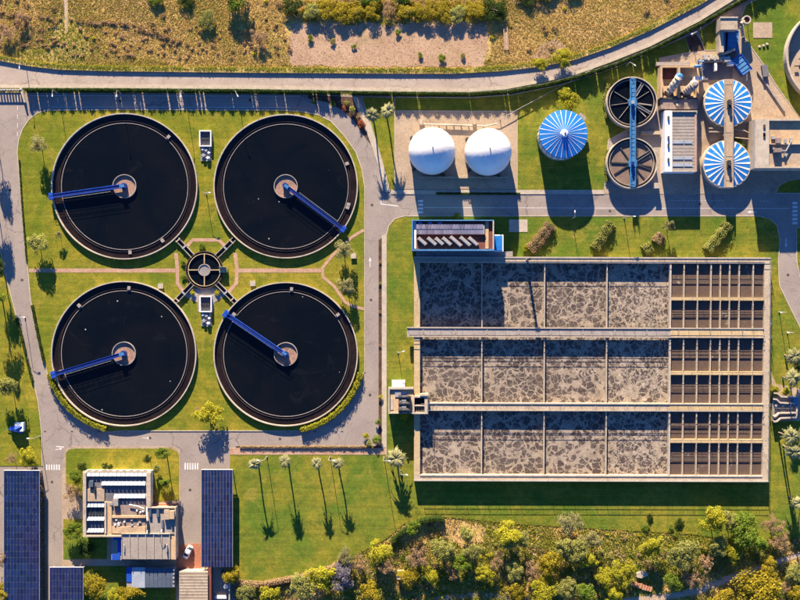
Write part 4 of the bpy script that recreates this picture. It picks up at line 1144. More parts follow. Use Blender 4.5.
def skip(px, py, L, Wd, a, label, m):
    h = 2.2; q = T(px, py, h); q.z = 0
    t = thing('blue_skip', label, 'skip', (q.x, q.y, 0.06), 'blue skips in the works yard')
    ca, sa = math.cos(a), math.sin(a)
    def pt(x, y, z): return Vector((q.x+x*ca-y*sa, q.y+x*sa+y*ca, z))
    MB().obox(q, Wd, L, .2, .4, a).build('floor', m, t)
    for s in (-1, 1): MB().bar(pt(s*Wd/2, -L/2, 1.3), pt(s*Wd/2, L/2, 1.3), .14, 1.9).build('side_wall', m, t)
    for s in (-1, 1): MB().bar(pt(-Wd/2, s*L/2, 1.3), pt(Wd/2, s*L/2, 1.3), .14, 1.9).build('end_wall', m, t)
    MB().obox(q, Wd-.16, L-.16, .4, 2.02, a).build('cover_sheet', 'container', t)
    for k in range(5):
        for s in (-1, 1): MB().bar(pt(s*(Wd/2+.12), -L/2+.5+k*(L-1)/4, .3), pt(s*(Wd/2+.12), -L/2+.5+k*(L-1)/4, 2.2), .12).build('rib', m, t)
    for k in range(4): MB().bar(pt(-Wd/2, -L/2+.9+k*(L-1.8)/3, 2.1), pt(Wd/2, -L/2+.9+k*(L-1.8)/3, 2.1), .08).build('cover_bow', 'light_blue', t)
    for sx in (-1, 1): MB().bar(pt(sx*Wd*.3, -L/2, .1), pt(sx*Wd*.3, L/2, .1), .2, .2).build('skid', 'dark', t)
skip(733.2, 40.5, 6.0, 3.0, rad(-3), 'blue covered skip standing inside the pale walled bay', 'light_blue')
skip(742.2, 64.3, 5.6, 3.3, rad(36), 'blue covered skip standing askew in the open yard', 'blue')
t = thing('yard_gantry', 'thin steel frame beside the askew blue skip', 'frame', W(747, 76, 0.05))
b = MB()
for (x, y) in ((744.5, 73), (749.5, 70.5), (744.5, 82), (749.5, 80)): b.bar(W(x, y, .05), W(x, y, 2.1), .12)
b.bar(W(744.5, 73, 2.1), W(744.5, 82, 2.1), .12); b.bar(W(749.5, 70.5, 2.1), W(749.5, 80, 2.1), .12)
b.build('frame', 'steel', t)
MB().strip([(757, 71), (784, 111)], -.25, .25, .05, .55).build('yard_channel', 'concrete_g', label='narrow dark drain channel crossing the yard to the east building', category='drain')
t = thing('waste_container', 'small dark grey container on the edge of the yard', 'container', W(764, 71.5, 0.05))
p = W(764, 71.5); MB().obox(p, 1.7, 3.4, .06, 1.1, rad(8)).build('body', 'dark_roof', t); MB().obox(p, 1.8, 3.5, 1.1, 1.2, rad(8)).build('lid', 'dark_roof', t)
for i, (x, y) in enumerate(((759.3, 46.8), (763.5, 45.8), (767, 44.4))):
    g = random.Random(i); b = MB(); b.cyl(W(x, y), .45, .08, .35+.1*i, 7, .3)
    b.build('pale_boulder', 'stone', label=('leftmost', 'middle', 'rightmost')[i] + ' pale boulder of three on the grass below the loading pad', category='boulder', group='boulders on the north east lawn')
# ---- dry round tank at the right edge
c = W(832, 58)
t = thing('round_basin', 'large empty round concrete basin cut by the right edge', 'tank', (c.x, c.y, 0))
MB().ring(c, 47.6*S, 49.0*S, 0.0, 2.6, 96).build('wall', 'rim', t)
MB().disc(c, 47.6*S, 0.5, 96).build('floor', 'paving', t)
MB().ring(c, 46.4*S, 47.6*S, 0.5, 2.3, 96).build('inner_ledge', 'concrete', t)
MB().cyl(c, 2.2, .5, 2.0, 24).build('centre_column', 'concrete_g', t)
MB().bar(W(793, 67, 1.2), W(797, 67, 1.2), .3).build('pipe', 'dark', t); MB().bar(W(797, 60, 1.2), W(800, 60, 1.2), .3).build('pipe', 'dark', t)

# ---- east building
p = W(800, 145)
t = thing('blower_building', 'flat-roofed beige building with roof machines at the right edge', 'building', (p.x, p.y, 0))
ze = 7.6
MB().tbox(755, 119, 850, 168, 0, ze-.9).build('wall', 'concrete', t)
MB().tbox(755, 119, 769.2, 168, ze-.9, ze).build('white_roof_strip', 'rim', t)
for r in ((769.2, 119, 850, 120.6), (769.2, 166.6, 850, 168), (769.2, 143.5, 850, 144.3)): MB().tbox(*r, ze-.9, ze).build('parapet', 'rim', t)
MB().tbox(769.2, 120.6, 850, 143.5, ze-.9, ze-.8).build('roof', 'tan_roof', t)
MB().tbox(769.2, 144.3, 850, 166.6, ze-.9, ze-.8).build('roof', 'paving', t)
for (x, y) in ((763.5, 124.5), (763.5, 132.5), (763.5, 133.5)): MB().tbox(x, y, x+2, y+4, ze, ze+.25).build('roof_vent', 'dark', t)
for (x, y, w, h, z) in ((772, 136, 3, 3, .9), (776.5, 138, 5, 5, 1.8), (784.5, 139, 2.4, 4, .9), (790, 138, 2.5, 3, .8), (775, 148, 7, 4, 2.0), (784.5, 153, 2, 3, .8), (773, 147.5, 2, 2, .8)):
    MB().tbox(x, y, x+w, y+h, ze-.8, ze-.8+z).build('roof_unit', 'brown_roof' if z > 1.5 else 'steel', t)
b = MB(); b.tube([T(776, 150, ze), T(786, 151, ze), T(792, 140, ze)], .2, 6); b.build('roof_pipe', 'steel', t)
b = MB(); b.tbox(776, 168.2, 800, 168.6, 3, 5); b.build('window', 'glass', t)

# ================================================================== SOLAR CANOPIES
def canopy(x0, y0, x1, y1, nc, nr, label, z=3.0):
    p = W((x0+x1)/2, (y0+y1)/2)
    t = thing('solar_canopy', label, 'solar canopy', (p.x, p.y, 0), 'solar canopies over the parking')
    k = K(z)
    dx, dy = (x1-x0)/nc, (y1-y0)/nr
    pan = MB().box(-dx*S*k/2+.04, -dy*S*k/2+.08, 0, dx*S*k/2-.04, dy*S*k/2-.08, .05).mesh('solar_panel', 'pv')
    for j in range(nr):
        for i in range(nc):
            q = T(x0+dx*(i+.5), y0+dy*(j+.5), z)
            child('solar_panel', pan, t, q-ORG[t.name]+Vector((0,0,.01)), (rad(random.uniform(-.5, .5)), rad(random.uniform(-.5, .5)), 0))
    MB().tbox(x0, y0, x1, y1, z-.08, z-.02).build('panel_bed', 'kerb', t)
    for i in range(3):
        x = x0+.6+(x1-x0-1.2)*i/2; MB().tbox(x-.3, y0, x+.3, y1, z-.45, z-.09).build('beam', 'steel', t)
    n = max(2, int((y1-y0)/20)+1)
    for i in range(n):
        y = y0+1.5+(y1-y0-3)*i/(n-1)
        for x in (x0+1.2, x1-1.2): q = T(x, y, z); MB().obox(q, .25, .25, 0, z-.45).build('post', 'steel', t)
        MB().tbox(x0, y-.35, x1, y+.35, z-.6, z-.452).build('crossbeam', 'dark', t)
    MB().tbox(x0-.35, y0-.35, x1+.35, y0-.02, z-.2, z+.08).build('fascia', 'white', t)
    MB().tbox(x1+.02, y0-.02, x1+.35, y1+.02, z-.2, z+.08).build('fascia', 'steel', t)
    MB().tbox(x0-.35, y0-.02, x0-.02, y1+.02, z-.2, z+.08).build('fascia', 'steel', t)
canopy(4, 470.6, 39.2, 613, 11, 23, 'largest solar canopy, at the bottom left edge of the picture')
canopy(49.8, 567.4, 83, 612, 11, 7, 'short solar canopy at the bottom edge between road and back lawn')
canopy(201.6, 469.8, 232.4, 567, 10, 16, 'solar canopy beside the white car and the open lawn')

# ================================================================== OFFICE BUILDING
zo = 4.6
p = W(130, 515)
t = thing('office_building', 'sprawling flat-roofed office with rows of white skylights and sheet-roofed wing', 'building', (p.x, p.y, 0))
# main block and parapets
MB().tbox(83.6, 471.6, 150.4, 536.4, 0, zo-.9).build('wall', 'white', t)
MB().tbox(147.5, 507.5, 175.6, 559.4, 0, zo-.6).build('wing_wall', 'tan_roof', t)
MB().tbox(86, 473, 146, 536, zo-.9, zo-.86).build('roof', 'dark_roof', t)  # dark blue-grey puts the shade of the recess into the roof colour
for r in ((82.8, 471, 151, 472.6), (82.8, 472.6, 86, 537), (146.4, 472.6, 150.6, 507), (86, 535.4, 121, 537), (104.4, 502, 106.2, 533.8)):
    MB().tbox(*r, zo-.9, zo+.1 if r[3] > 473 else zo-.72).build('parapet', 'concrete', t)
MB().tbox(86, 489, 104.4, 501.4, zo-.86, zo-.45).build('tan_terrace', 'paving', t)
MB().tbox(106.2, 502, 111.6, 535, zo-.86, zo-.35).build('tan_walkway', 'tan_roof', t)
MB().tbox(112, 515.6, 145.4, 518, zo-.86, zo-.3).build('tan_beam', 'tan_roof', t)
MB().tbox(112, 526.5, 145.4, 533.6, zo-.86, zo-.4).build('tan_terrace', 'tan_roof', t)
MB().tbox(111.8, 500.5, 145.4, 515, zo-.86, zo-.78).build('lower_roof', 'brown_roof', t)
MB().tbox(112, 518.4, 145.4, 526, zo-.86, zo-.74).build('lower_roof', 'brown_roof', t)
def skylight(x0, x1, y, d, n, hz=0.75):
    """a north-facing strip of sloping panes on a kerb"""
    k = K(zo); g = random.Random(int(x0*7+y))
    o = MB().tbox(x0, y+d*.55, x1, y+d, zo-.86, zo-.86+hz*.55).build('skylight_kerb', 'concrete', t)
    dx = (x1-x0)/n
    for i in range(n):
        a, e = X(x0+dx*i+.22)*k, X(x0+dx*(i+1)-.22)*k
        y0_, y1_ = Y(y)*k, Y(y+d)*k
        z0_, z1_ = zo-.80, zo-.86+hz
        v = [(a, y0_, z0_), (e, y0_, z0_), (e, y1_, z1_), (a, y1_, z1_)]
        v += [(q[0], q[1]-.05, q[2]-.05) for q in v]
        MB().add(v, [(0,3,2,1), (4,5,6,7), (0,1,5,4), (1,2,6,5), (2,3,7,6), (3,0,4,7)]).build('skylight_pane', 'skylight', o)
skylight(86.2, 146.2, 472.8, 3.6, 14, 0.6); skylight(101, 145.2, 481.6, 3.8, 11); skylight(113.4, 145.2, 494.4, 3.8, 8)
skylight(86.2, 104, 502.8, 4.6, 5, 0.6); skylight(86.2, 104, 517.4, 3.2, 5); skylight(86.2, 103.4, 529, 3.4, 5)
for i in range(6): MB().tbox(86.4+i*3, 508, 88.6+i*3, 516, zo-.86, zo-.7).build('roof_glazing', 'glass', t)
for (x, y, w, h, z, m) in ((89, 481, 4, 6, 1.0, 'slate'), (94, 486.5, 1.4, 8, .9, 'glass'), (113, 499, 5, 7, 1.2, 'concrete_g'), (109.5, 503, 3, 2.4, .6, 'steel')):
    MB().tbox(x, y, x+w, y+h, zo-.86, zo-.86+z).build('roof_unit', m, t)
b = MB(); b.tube([T(129, 504.5, zo-.3), T(137, 506, zo-.3), T(144, 508.5, zo-.3)], .14, 6); b.build('roof_pipe', 'white', t)
g = random.Random(3)
for i in range(12):
    x, y = g.uniform(113.5, 139), g.uniform(519.5, 525); MB().tbox(x, y, x+g.uniform(1, 2.2), y+g.uniform(.7, 1.5), zo-.74, zo-.74+g.uniform(.25, .6)).build('condenser_unit', 'white' if i % 2 else 'steel', t)
for (x, y) in ((136, 510), (139.5, 511.5), (142, 510.8)): MB().tbox(x, y, x+1.6, y+1.4, zo-.78, zo-.3).build('condenser_unit', 'white', t)
# east wing
MB().tbox(148, 508, 175.2, 534, zo-.6, zo-.4).build('wing_roof', 'grey_roof', t)
MB().tbox(121.4, 534.2, 170.4, 559.2, zo-.95, zo-.4).build('sheet_roof', 'grey_roof', t)
for i in range(7):
    x = 121.6+i*8.0
    if x < 171: MB().tbox(x-.25, 534.2, x+.25, 559.4, zo-.4, zo-.18).build('roof_seam', 'rim', t)
MB().tbox(121.4, 533.4, 170.6, 534.2, zo-.95, zo-.1).build('ridge_flashing', 'rim', t)
for r in ((147.6, 507.2, 175.8, 508.2), (174.6, 508.2, 175.8, 559.6)): MB().tbox(*r, zo-.6, zo+.15).build('wing_parapet', 'concrete', t)
for (x, y, w, h, z, m) in ((148.6, 509.8, 2.6, 7, .6, 'slate'), (156.4, 509.6, 2.6, 7.4, .6, 'slate'), (164, 510, 5, 9.5, 1.0, 'paving'), (169.2, 511, 5, 8, 1.3, 'tan_roof'), (146.5, 521, 2, 9, .7, 'glass'), (161.5, 520, 2, 8, .5, 'slate'), (166, 545, 1.2, 7, .7, 'steel'), (123.5, 545, 1, 7, .4, 'steel')):
    MB().tbox(x, y, x+w, y+h, zo-.4, zo-.4+z).build('roof_unit', m, t)
for i in range(10):
    x = 121.6+i*5.1; MB().tbox(x, 559.2, x+3.4, 559.9, zo-1.2, zo-.5).build('eave_bracket', 'dark', t)
MB().tbox(111.4, 534.6, 121.2, 560.2, 0, 3.0).build('porch', 'concrete_g', t)
for (x0, y0, x1, y1) in ((113.6, 534.8, 121, 540), (117.8, 540.2, 121, 554), (111.8, 554.2, 120, 560)): MB().tbox(x0, y0, x1, y1, 3.0, 3.15).build('blue_awning', 'blue', t)
for i in range(9):
    k = K(zo-.9); y = Y(471.6)*k
    MB().box(X(86+i*7)*k, y+.003, 1.2, X(90+i*7)*k, y+.08, 2.6).build('window', 'glass', t)
MB().tbox(152, 504, 176, 506.4, 0, 1.2).build('forecourt_wall', 'terracotta', label='low terracotta wall just north of the office wing', category='wall')

# ---- sheds south of the office
p = W(150, 577)
t = thing('store_shed', 'dark blue-grey shed with one pale roof section south of the office', 'shed', (p.x, p.y, 0))
MB().tbox(126.6, 568, 174.8, 587.4, 0, 2.6).build('wall', 'concrete_g', t)
MB().tbox(126.4, 567.6, 131.6, 582, 2.6, 2.75).build('blue_roof', 'blue', t)
MB().tbox(131.8, 567.4, 145, 587.8, 2.6, 2.95).build('pale_roof', 'skylight', t)
for i in range(7): MB().tbox(145.2+i*4.2, 568, 149.2+i*4.2, 587.4, 2.6, 2.8).build('roof_sheet', 'slate', t)
for i in range(5): MB().tbox(172.6, 569+i*4, 174.4, 571+i*4, 2.8, 3.0).build('roof_vent', 'steel', t)
p = W(194, 590)
t = thing('corrugated_shed', 'pale corrugated-roof shed below the white car', 'shed', (p.x, p.y, 0))
MB().tbox(179.6, 571.6, 207.4, 640, 0, 3.4).build('wall', 'concrete', t)
for i in range(18): MB().tbox(179.2, 571.4+i*3.0, 207.8, 573.6+i*3.0, 3.4, 3.62).build('roof_sheet', 'concrete', t)
MB().tbox(179.2, 571.4, 207.8, 640, 3.4, 3.52).build('roof_bed', 'paving', t)
MB().tbox(208.2, 567, 211.2, 640, 0, 3.0).build('side_lean_to', 'red_roof', t)
t = thing('yard_bench', 'pale slab bench in the small back yard', 'bench', W(221, 597, 0.06))
p = W(221, 596.5); MB().obox(p, 3.6, 1.0, .35, .5).build('seat', 'white', t)
for s in (-1, 1): MB().obox(p+Vector((s*1.3, 0, 0)), .3, .8, .06, .35).build('leg', 'concrete_g', t)
t = thing('white_tank', 'small white tank in the back yard beside the yellow bush', 'tank', W(227, 585, 0.06))
p = W(227, 585); MB().cyl(p, .7, .06, 1.7, 16).build('body', 'white', t); MB().cyl(p, .3, 1.7, 1.9, 12).build('lid', 'kerb', t)
p = W(223, 571); t = thing('round_bin', 'dark round bin in the small back yard', 'bin', (p.x, p.y, .06))
MB().cyl(p, .5, .06, 1.0, 12).build('body', 'dark', t); MB().cyl(p, .55, 1.0, 1.08, 12).build('lid', 'dark', t)
MB().tbox(228.6, 566, 229.8, 600, 0, 1.8).build('yard_wall', 'rim', label='white wall along the east side of the small back yard', category='wall')

# ================================================================== WHITE CAR
def car(px, py, a, label):
    q = W(px, py, 0.08)
    t = thing('parked_car', label, 'car', (q.x, q.y, q.z)); t.rotation_euler = (0, 0, a)
    def loft(name, secs, m, smooth=True):
        n = len(secs[0]); b = MB(); v = [p for s in secs for p in s]; f = []
        for k in range(len(secs)-1):
            for i in range(n): j = (i+1) % n; f.append((k*n+i, k*n+j, (k+1)*n+j, (k+1)*n+i))
        f += [tuple(range(n-1, -1, -1)), tuple(range((len(secs)-1)*n, len(secs)*n))]
        b.add(v, f); me = b.mesh(name, m, Vector((0,0,0)), smooth); o = child(name, me, t); return o
    def sec(y, w, z0, z1):
        return [(-w*.92, y, z0), (w*.92, y, z0), (w, y, z0+.2), (w, y, z0+(z1-z0)*.6), (w*.88, y, z1), (-w*.88, y, z1), (-w, y, z0+(z1-z0)*.6), (-w, y, z0+.2)]
    loft('body', [sec(-2.1, .66, .4, .78), sec(-1.95, .82, .25, .9), sec(-1.2, .88, .22, .96), sec(0, .9, .22, .98), sec(1.0, .89, .22, .96), sec(1.7, .84, .25, .86), sec(2.05, .66, .36, .66)], 'car')
    loft('cabin_glass', [sec(-1.75, .62, .9, 1.0), sec(-1.3, .72, .9, 1.36), sec(0.2, .74, .9, 1.44), sec(.55, .72, .9, 1.34), sec(1.15, .66, .9, .98)], 'glass')
    loft('roof', [sec(-1.35, .58, 1.36, 1.40), sec(-1.0, .66, 1.38, 1.47), sec(.1, .66, 1.40, 1.50), sec(.35, .6, 1.38, 1.44)], 'car')
    tm = MB(); tm.tube([(-.11, 0, 0), (.11, 0, 0)], .32, 16); tme = tm.mesh('tyre', 'tyre')
    rm = MB(); rm.tube([(-.12, 0, 0), (.12, 0, 0)], .19, 12); rme = rm.mesh('rim', 'steel')
    for x in (-.8, .8):
        for y in (-1.3, 1.3):
            w = child('wheel', tme, t, (x, y, .32)); child('rim', rme, w)
    lm = MB().box(-.16, -.04, -.07, .16, .04, .07).mesh('headlight', 'skylight')
    rl = MB().box(-.13, -.04, -.1, .13, .04, .1).mesh('tail_light', 'red')
    for x in (-.5, .5): child('headlight', lm, t, (x, 1.98, .62)); child('tail_light', rl, t, (x*1.2, -2.03, .72))
    mm = MB().box(-.09, -.06, -.06, .09, .06, .06).mesh('mirror', 'car')
    for x in (-.98, .98): child('mirror', mm, t, (x, .75, .98))
car(188.3, 551.5, rad(-27+180), 'white car parked at a slant on the terracotta yard')

# ---- blue compressor on the west lawn
q = W(18.5, 427.5, .08)
t = thing('blue_machine', 'bright blue machine with tarpaulin standing on the west lawn', 'machine', (q.x, q.y, q.z))
MB().obox(q+Vector((.9, .4, 0)), 2.6, 2.6, .5, 2.0, 0).build('housing', 'white', t)
v = [q+Vector((x, y, z-.08)) for x, y, z in ((-2.3, -.8, 1.0), (1.6, -1.6, 1.5), (1.8, .6, 2.15), (-.6, .9, 1.9), (-2.2, .2, 1.1), (0, -.3, 2.5))]
b = MB(); b.add(v + [Vector((p.x, p.y, .5)) for p in v[:5]], [(0,1,5), (1,2,5), (2,3,5), (3,4,5), (4,0,5), (0,6,7,1), (1,7,8,2), (2,8,9,3), (3,9,10,4), (4,10,6,0)])
b.build('tarpaulin', 'blue', t)
MB().bar(q+Vector((-2.2, -.3, .5)), q+Vector((-3.3, -.5, .4)), .14).build('drawbar', 'light_blue', t)
for s in (-1, 1): MB().tube([q+Vector((.3, 1.5*s-.1, .35)), q+Vector((.3, 1.5*s+.1, .35))], .35, 12).build('wheel', 'tyre', t)

# ---- entrance gate at top left
p = W(6, 90)
t = thing('sliding_gate', 'slatted entrance gate at the top left corner off the public road', 'gate', (p.x, p.y, 0))
for i in range(13): MB().obox(W(-14+i*2.9, 90.2), .46, .08, .15, 1.25).build('picket', 'steel', t)
MB().bar(W(-16, 90.2, .3), W(23, 90.2, .3), .1, .2).build('rail', 'white', t); MB().bar(W(-16, 90.2, 1.25), W(23, 90.2, 1.25), .1, .25).build('rail', 'white', t)
t = thing('gate_wall', 'pale wing wall beside the entrance gate', 'wall', W(24, 96, 0))
MB().strip([(22, 88.5), (26, 103)], -.2, .2, 0, 1.1).build('wall', 'concrete', t); MB().strip([(22, 88.5), (26, 103)], -.26, .26, 1.1, 1.2).build('coping', 'rim', t)

# ---- street lamps
def lamp(px, py, h, a, label, arm=1.4):
    q = W(px, py, 0.08)
    t = thing('street_lamp', label, 'street lamp', (q.x, q.y, q.z), 'slim street lamps around the plant')
    d = Vector((math.cos(a), math.sin(a), 0))
    MB().tube([q, q+Vector((0,0,h))], .09, 8, .06).build('pole', 'steel', t)
    MB().tube([q+Vector((0,0,h-.05)), q+d*arm+Vector((0,0,h+.25))], .06, 6).build('arm', 'steel', t)
    MB().obox(q+d*(arm+.25), .75, .3, h+.15, h+.32, a).build('lamp_head', 'white', t)
    MB().cyl(q, .2, q.z, q.z+.3, 8).build('base', 'concrete_g', t)
S_ = -math.pi/2
for (px, py, h, a, lb) in ((59, 93.8, 5.5, S_, 'first street lamp from the gate on the hedge side of the north road'),
    (122, 94, 5.5, S_, 'second street lamp from the gate on the hedge side of the north road'), (185, 94.2, 5.5, S_, 'third street lamp from the gate on the hedge side of the north road'),
    (238, 94.6, 5.5, S_+.5, 'fourth street lamp from the gate on the hedge side of the north road'),
    (206.5, 194, 4, 0, 'street lamp standing on grass between the two upper clarifiers'), (267, 456.5, 7, math.pi, 'street lamp between the first two palms on the open lawn'),
    (330, 456.5, 7, 0, 'street lamp between the last two palms on the open lawn'), (384, 457, 7, 0, 'street lamp at the east end of the roadside pavement'),
    (401, 470, 8, 0, 'tall street lamp near the southwest corner of the basin'), (398, 352, 5, .3, 'street lamp on the lawn strip west of the basin'),
    (25, 317, 5, 0, 'street lamp on the west lawn beside the road bend'), (40, 436, 5, math.pi, 'street lamp on the west lawn near the blue machine'),
    (624, 218, 6, 0, 'street lamp south of the lower open round tank'), (692, 36, 5, 3.6, 'street lamp beside the shaded service path'),
    (572, 218.5, 5, 1.6, 'street lamp on the lawn south of the blue cone tank'), (787, 332, 5, math.pi, 'street lamp on the grass by the road bend at right'),
    (163, 531, 5.5, 1.0, 'street lamp at the corner of the office wing'), (779, 312, 6, math.pi, 'street lamp close to the northeast part of the basin'),
    (26, 66, 5, S_, 'street lamp on the public road near the gate'), (626, 66, 5, -.6, 'street lamp on the grass north of the black water tank')):
    lamp(px, py, h, a, lb)

# ---- concrete culvert and rubble in the wild land
t = thing('field_culvert', 'narrow open concrete culvert in the dry field beside bare soil', 'culvert', W(506, 38, -.1))
for x in (503.6, 507.2): MB().strip([(x, 27), (x+1.2, 50)], -.14, .14, -.1, .4).build('side_wall', 'path', t)
MB().strip([(505.4, 27), (506.6, 50)], -.42, .42, -.1, .05).build('floor', 'track', t)
g = random.Random(5)
for i in range(8):
    q = W(633+i*2.5, 583.5+i*.75+g.uniform(-.4, .4)); b = MB(); b.obox(q, .6, 1.5, -.1, .5, rad(-15+g.uniform(-8, 8)))
    b.build('terracotta_block', 'rust', label=('first', 'second', 'third', 'fourth', 'fifth', 'sixth', 'seventh', 'last')[i]+' terracotta block from the left in the slanting row beside the track', category='block', group='row of terracotta blocks by the track')
p = W(641, 574); b = MB(); b.prism([(635.5, 572.5), (640, 570.8), (646.5, 571.6), (647.5, 575), (641, 577.5), (636, 576.5)], -.1, .9)
b.build('rock_outcrop', 'stone', label='flat pale rock in the wild ground above the terracotta blocks', category='rock')
p = W(400.5, 575); t = thing('field_hut', 'tiny hut with flat yellow roof among the bottom trees', 'hut', (p.x, p.y, -.1))
MB().tbox(397.6, 571.6, 404, 579.6, -.1, 2.0).build('wall', 'stone', t); MB().tbox(397, 571, 404.6, 576, 2.0, 2.2).build('roof', 'lf_gold', t)

# ================================================================== VEGETATION
def np_mesh(name, verts, quad, mat):
    """fast mesh from an (n, k, 3) array of separate k-gons"""
    n, k = verts.shape[:2]
    me = bpy.data.meshes.new(name)
    me.vertices.add(n*k); me.vertices.foreach_set('co', verts.reshape(-1).astype(np.float32))
    me.loops.add(n*k); me.loops.foreach_set('vertex_index', np.arange(n*k, dtype=np.int32))
    me.polygons.add(n); me.polygons.foreach_set('loop_start', np.arange(0, n*k, k, dtype=np.int32))
    me.update(calc_edges=True)
    me.materials.append(MT[mat] if isinstance(mat, str) else mat)
    return me

def leaf_quads(pts, nrm, size, g, spread=0.7):
    """bent-free leaf quads at pts, roughly facing nrm"""
    n = len(pts)
    nr = nrm + g.normal(0, spread, (n, 3)); nr /= np.linalg.norm(nr, axis=1, keepdims=True)+1e-9
    t = np.cross(nr, g.normal(0, 1, (n, 3))); t /= np.linalg.norm(t, axis=1, keepdims=True)+1e-9
    b = np.cross(nr, t)
    s = (size*g.uniform(.6, 1.35, (n, 1)))
    return np.stack([pts-t*s*.5, pts-b*s*.28, pts+t*s*.5, pts+b*s*.28], axis=1)

def crown_mesh(name, seed, mat, n=1500, clumps=18, cr=(.26, .42), leaf=.15, flat=.8, open_=0.0):
    g = np.random.default_rng(seed); P = []; N = []
    k = clumps
    d = g.normal(0, 1, (k, 3)); d /= np.linalg.norm(d, axis=1, keepdims=True)
    d[:, 2] = np.abs(d[:, 2])*1.0-.25
    cen = d*g.uniform(.25, .72+open_, (k, 1)); cen[:, 2] *= flat
    rr = g.uniform(*cr, k)
    w = rr**2; w /= w.sum()
    for i in range(k):
        m = max(12, int(n*w[i]))
        q = g.normal(0, 1, (m, 3)); q /= np.linalg.norm(q, axis=1, keepdims=True)
        q[:, 2] = np.where(q[:, 2] < -.35, -q[:, 2], q[:, 2])
        P.append(cen[i]+q*rr[i]*g.uniform(.72, 1.08, (m, 1))); N.append(q)
    P = np.concatenate(P); N = np.concatenate(N)
    return np_mesh(name, leaf_quads(P, N, leaf, g), 4, mat)

def trunk_mesh(name, seed):
    g = random.Random(seed); b = MB()
    b.tube([(0, 0, 0), (g.uniform(-.03, .03), g.uniform(-.03, .03), .35), (g.uniform(-.06, .06), g.uniform(-.06, .06), .68)], .035, 8, .022)
    for i in range(5):
        a = i*1.26+g.uniform(-.3, .3); z = g.uniform(.38, .66); r = g.uniform(.16, .30)
        b.tube([(0, 0, z), (math.cos(a)*r*.5, math.sin(a)*r*.5, z+.12), (math.cos(a)*r, math.sin(a)*r, z+.27)], .017, 6, .006)
    return b.mesh(name, 'trunk')
TRUNKS = [trunk_mesh('trunk', i) for i in range(3)]
STYLES = {'green': 'lf_green', 'yellow': 'lf_yellow', 'gold': 'lf_gold', 'olive': 'lf_olive', 'pale': 'lf_pale', 'brown': 'lf_brown', 'dark': 'lf_dark', 'purple': 'lf_purple', 'red': 'lf_red'}
CROWNS = {}
for si, (st, m) in enumerate(STYLES.items()):
    CROWNS[st] = []
    for v in range(3 if st not in ('purple', 'red') else 1):
        if st == 'brown': CROWNS[st].append(crown_mesh('crown', 100+si*10+v, m, 2200, 30, (.14, .28), .085, .75, .25))
        elif st == 'pale': CROWNS[st].append(crown_mesh('crown', 100+si*10+v, m, 3000, 26, (.16, .32), .09, .8, .18))
        else: CROWNS[st].append(crown_mesh('crown', 100+si*10+v, m, 4200, 26+5*v, (.16, .36), .105, .85, .22))
CONE = {}
tree_i = 0
def tree(px, py, r, h, style, label, group=None, cat='tree', name=None, shape=1.0):
    """r = crown radius in plan units, h = height in metres; (px, py) is where the crown is seen"""
    global tree_i
    tree_i += 1; g = random.Random(tree_i*13)
    R = r*S
    if R*shape*1.3 > h*.75: shape = h*.75/(R*1.3)
    zc = max(h-R*shape*.85, R*shape*.45)
    q = T(px, py, zc); q.z = -0.1
    t = thing(name or ('tree' if h > 2.2 else 'shrub'), label, cat if h > 2.2 or cat != 'tree' else 'shrub', tuple(q), group)
    a = g.uniform(0, 6.28)
    if h > 2.2:
        sc = zc+R*.35
        child('trunk', TRUNKS[tree_i % 3], t, (0, 0, 0), (0, 0, a), (max(sc*.8, R*1.1), max(sc*.8, R*1.1), sc*1.15))
    f = g.uniform(.92, 1.1)
    cm = CROWNS[style]
    child('crown', cm[tree_i % len(cm)], t, (0, 0, zc), (0, 0, a+1), (R*f, R/f, R*shape))
    return t

PALM = []
def palm_crown(seed):
    g = random.Random(seed); V = []
    for i in range(26):
        a = i*2.399+g.uniform(-.2, .2); el = g.uniform(-.25, 1.0); L = g.uniform(.8, 1.1)
        d = Vector((math.cos(a), math.sin(a), 0)); nn = Vector((-d.y, d.x, 0))
        pts = []
        for k in range(7):
            s = k/6; pts.append(d*(L*s*math.cos(el*(1-s*.6))) + Vector((0, 0, L*(math.sin(el)*s-.75*s*s))))
        for k in range(1, 7):
            s = k/6; w = .26*math.sin(math.pi*min(1, s*.85+.1))
            for sd in (-1, 1):
                p0, p1 = pts[k-1], pts[k]
                m_ = (p0+p1)/2
                V.append([tuple(p0), tuple(p1), tuple(p1+nn*(w*sd)+d*.10-Vector((0, 0, w*.35))), tuple(m_+nn*(w*.9*sd)+d*.05-Vector((0, 0, w*.3)))])
    return np_mesh('crown', np.array(V), 4, 'palm')
PALM = [palm_crown(s) for s in (1, 2, 3)]
def palm_trunk():
    b = MB(); path = [(0.02*math.sin(k), 0, k/8) for k in range(9)]; b.tube(path, .030, 8, .022)
    for k in range(10): b.cyl((0.02*math.sin(k*.8), 0), .034-.001*k, k/10, k/10+.03, 8)
    return b.mesh('trunk', 'trunk')
PALM_TRUNK = palm_trunk()
def palm(px, py, r, h, label, group=None):
    global tree_i
    tree_i += 1
    R = r*S; q = T(px, py, h); q.z = 0.05
    t = thing('palm_tree', label, 'palm tree', tuple(q), group)
    t.rotation_euler = (rad(math.sin(tree_i*2.3)*3.5), rad(math.cos(tree_i*1.7)*3.5), 0)
    child('trunk', PALM_TRUNK, t, (0, 0, 0), (0, 0, tree_i), (8, 8, h))
    k = 1+.12*math.sin(tree_i*5.1)
    child('crown', PALM[tree_i % 3], t, (0.02*math.sin(8)*8, 0, h), (rad(4*math.sin(tree_i)), rad(4*math.cos(tree_i)), tree_i*1.7), (R*k, R/k, R))
    return t

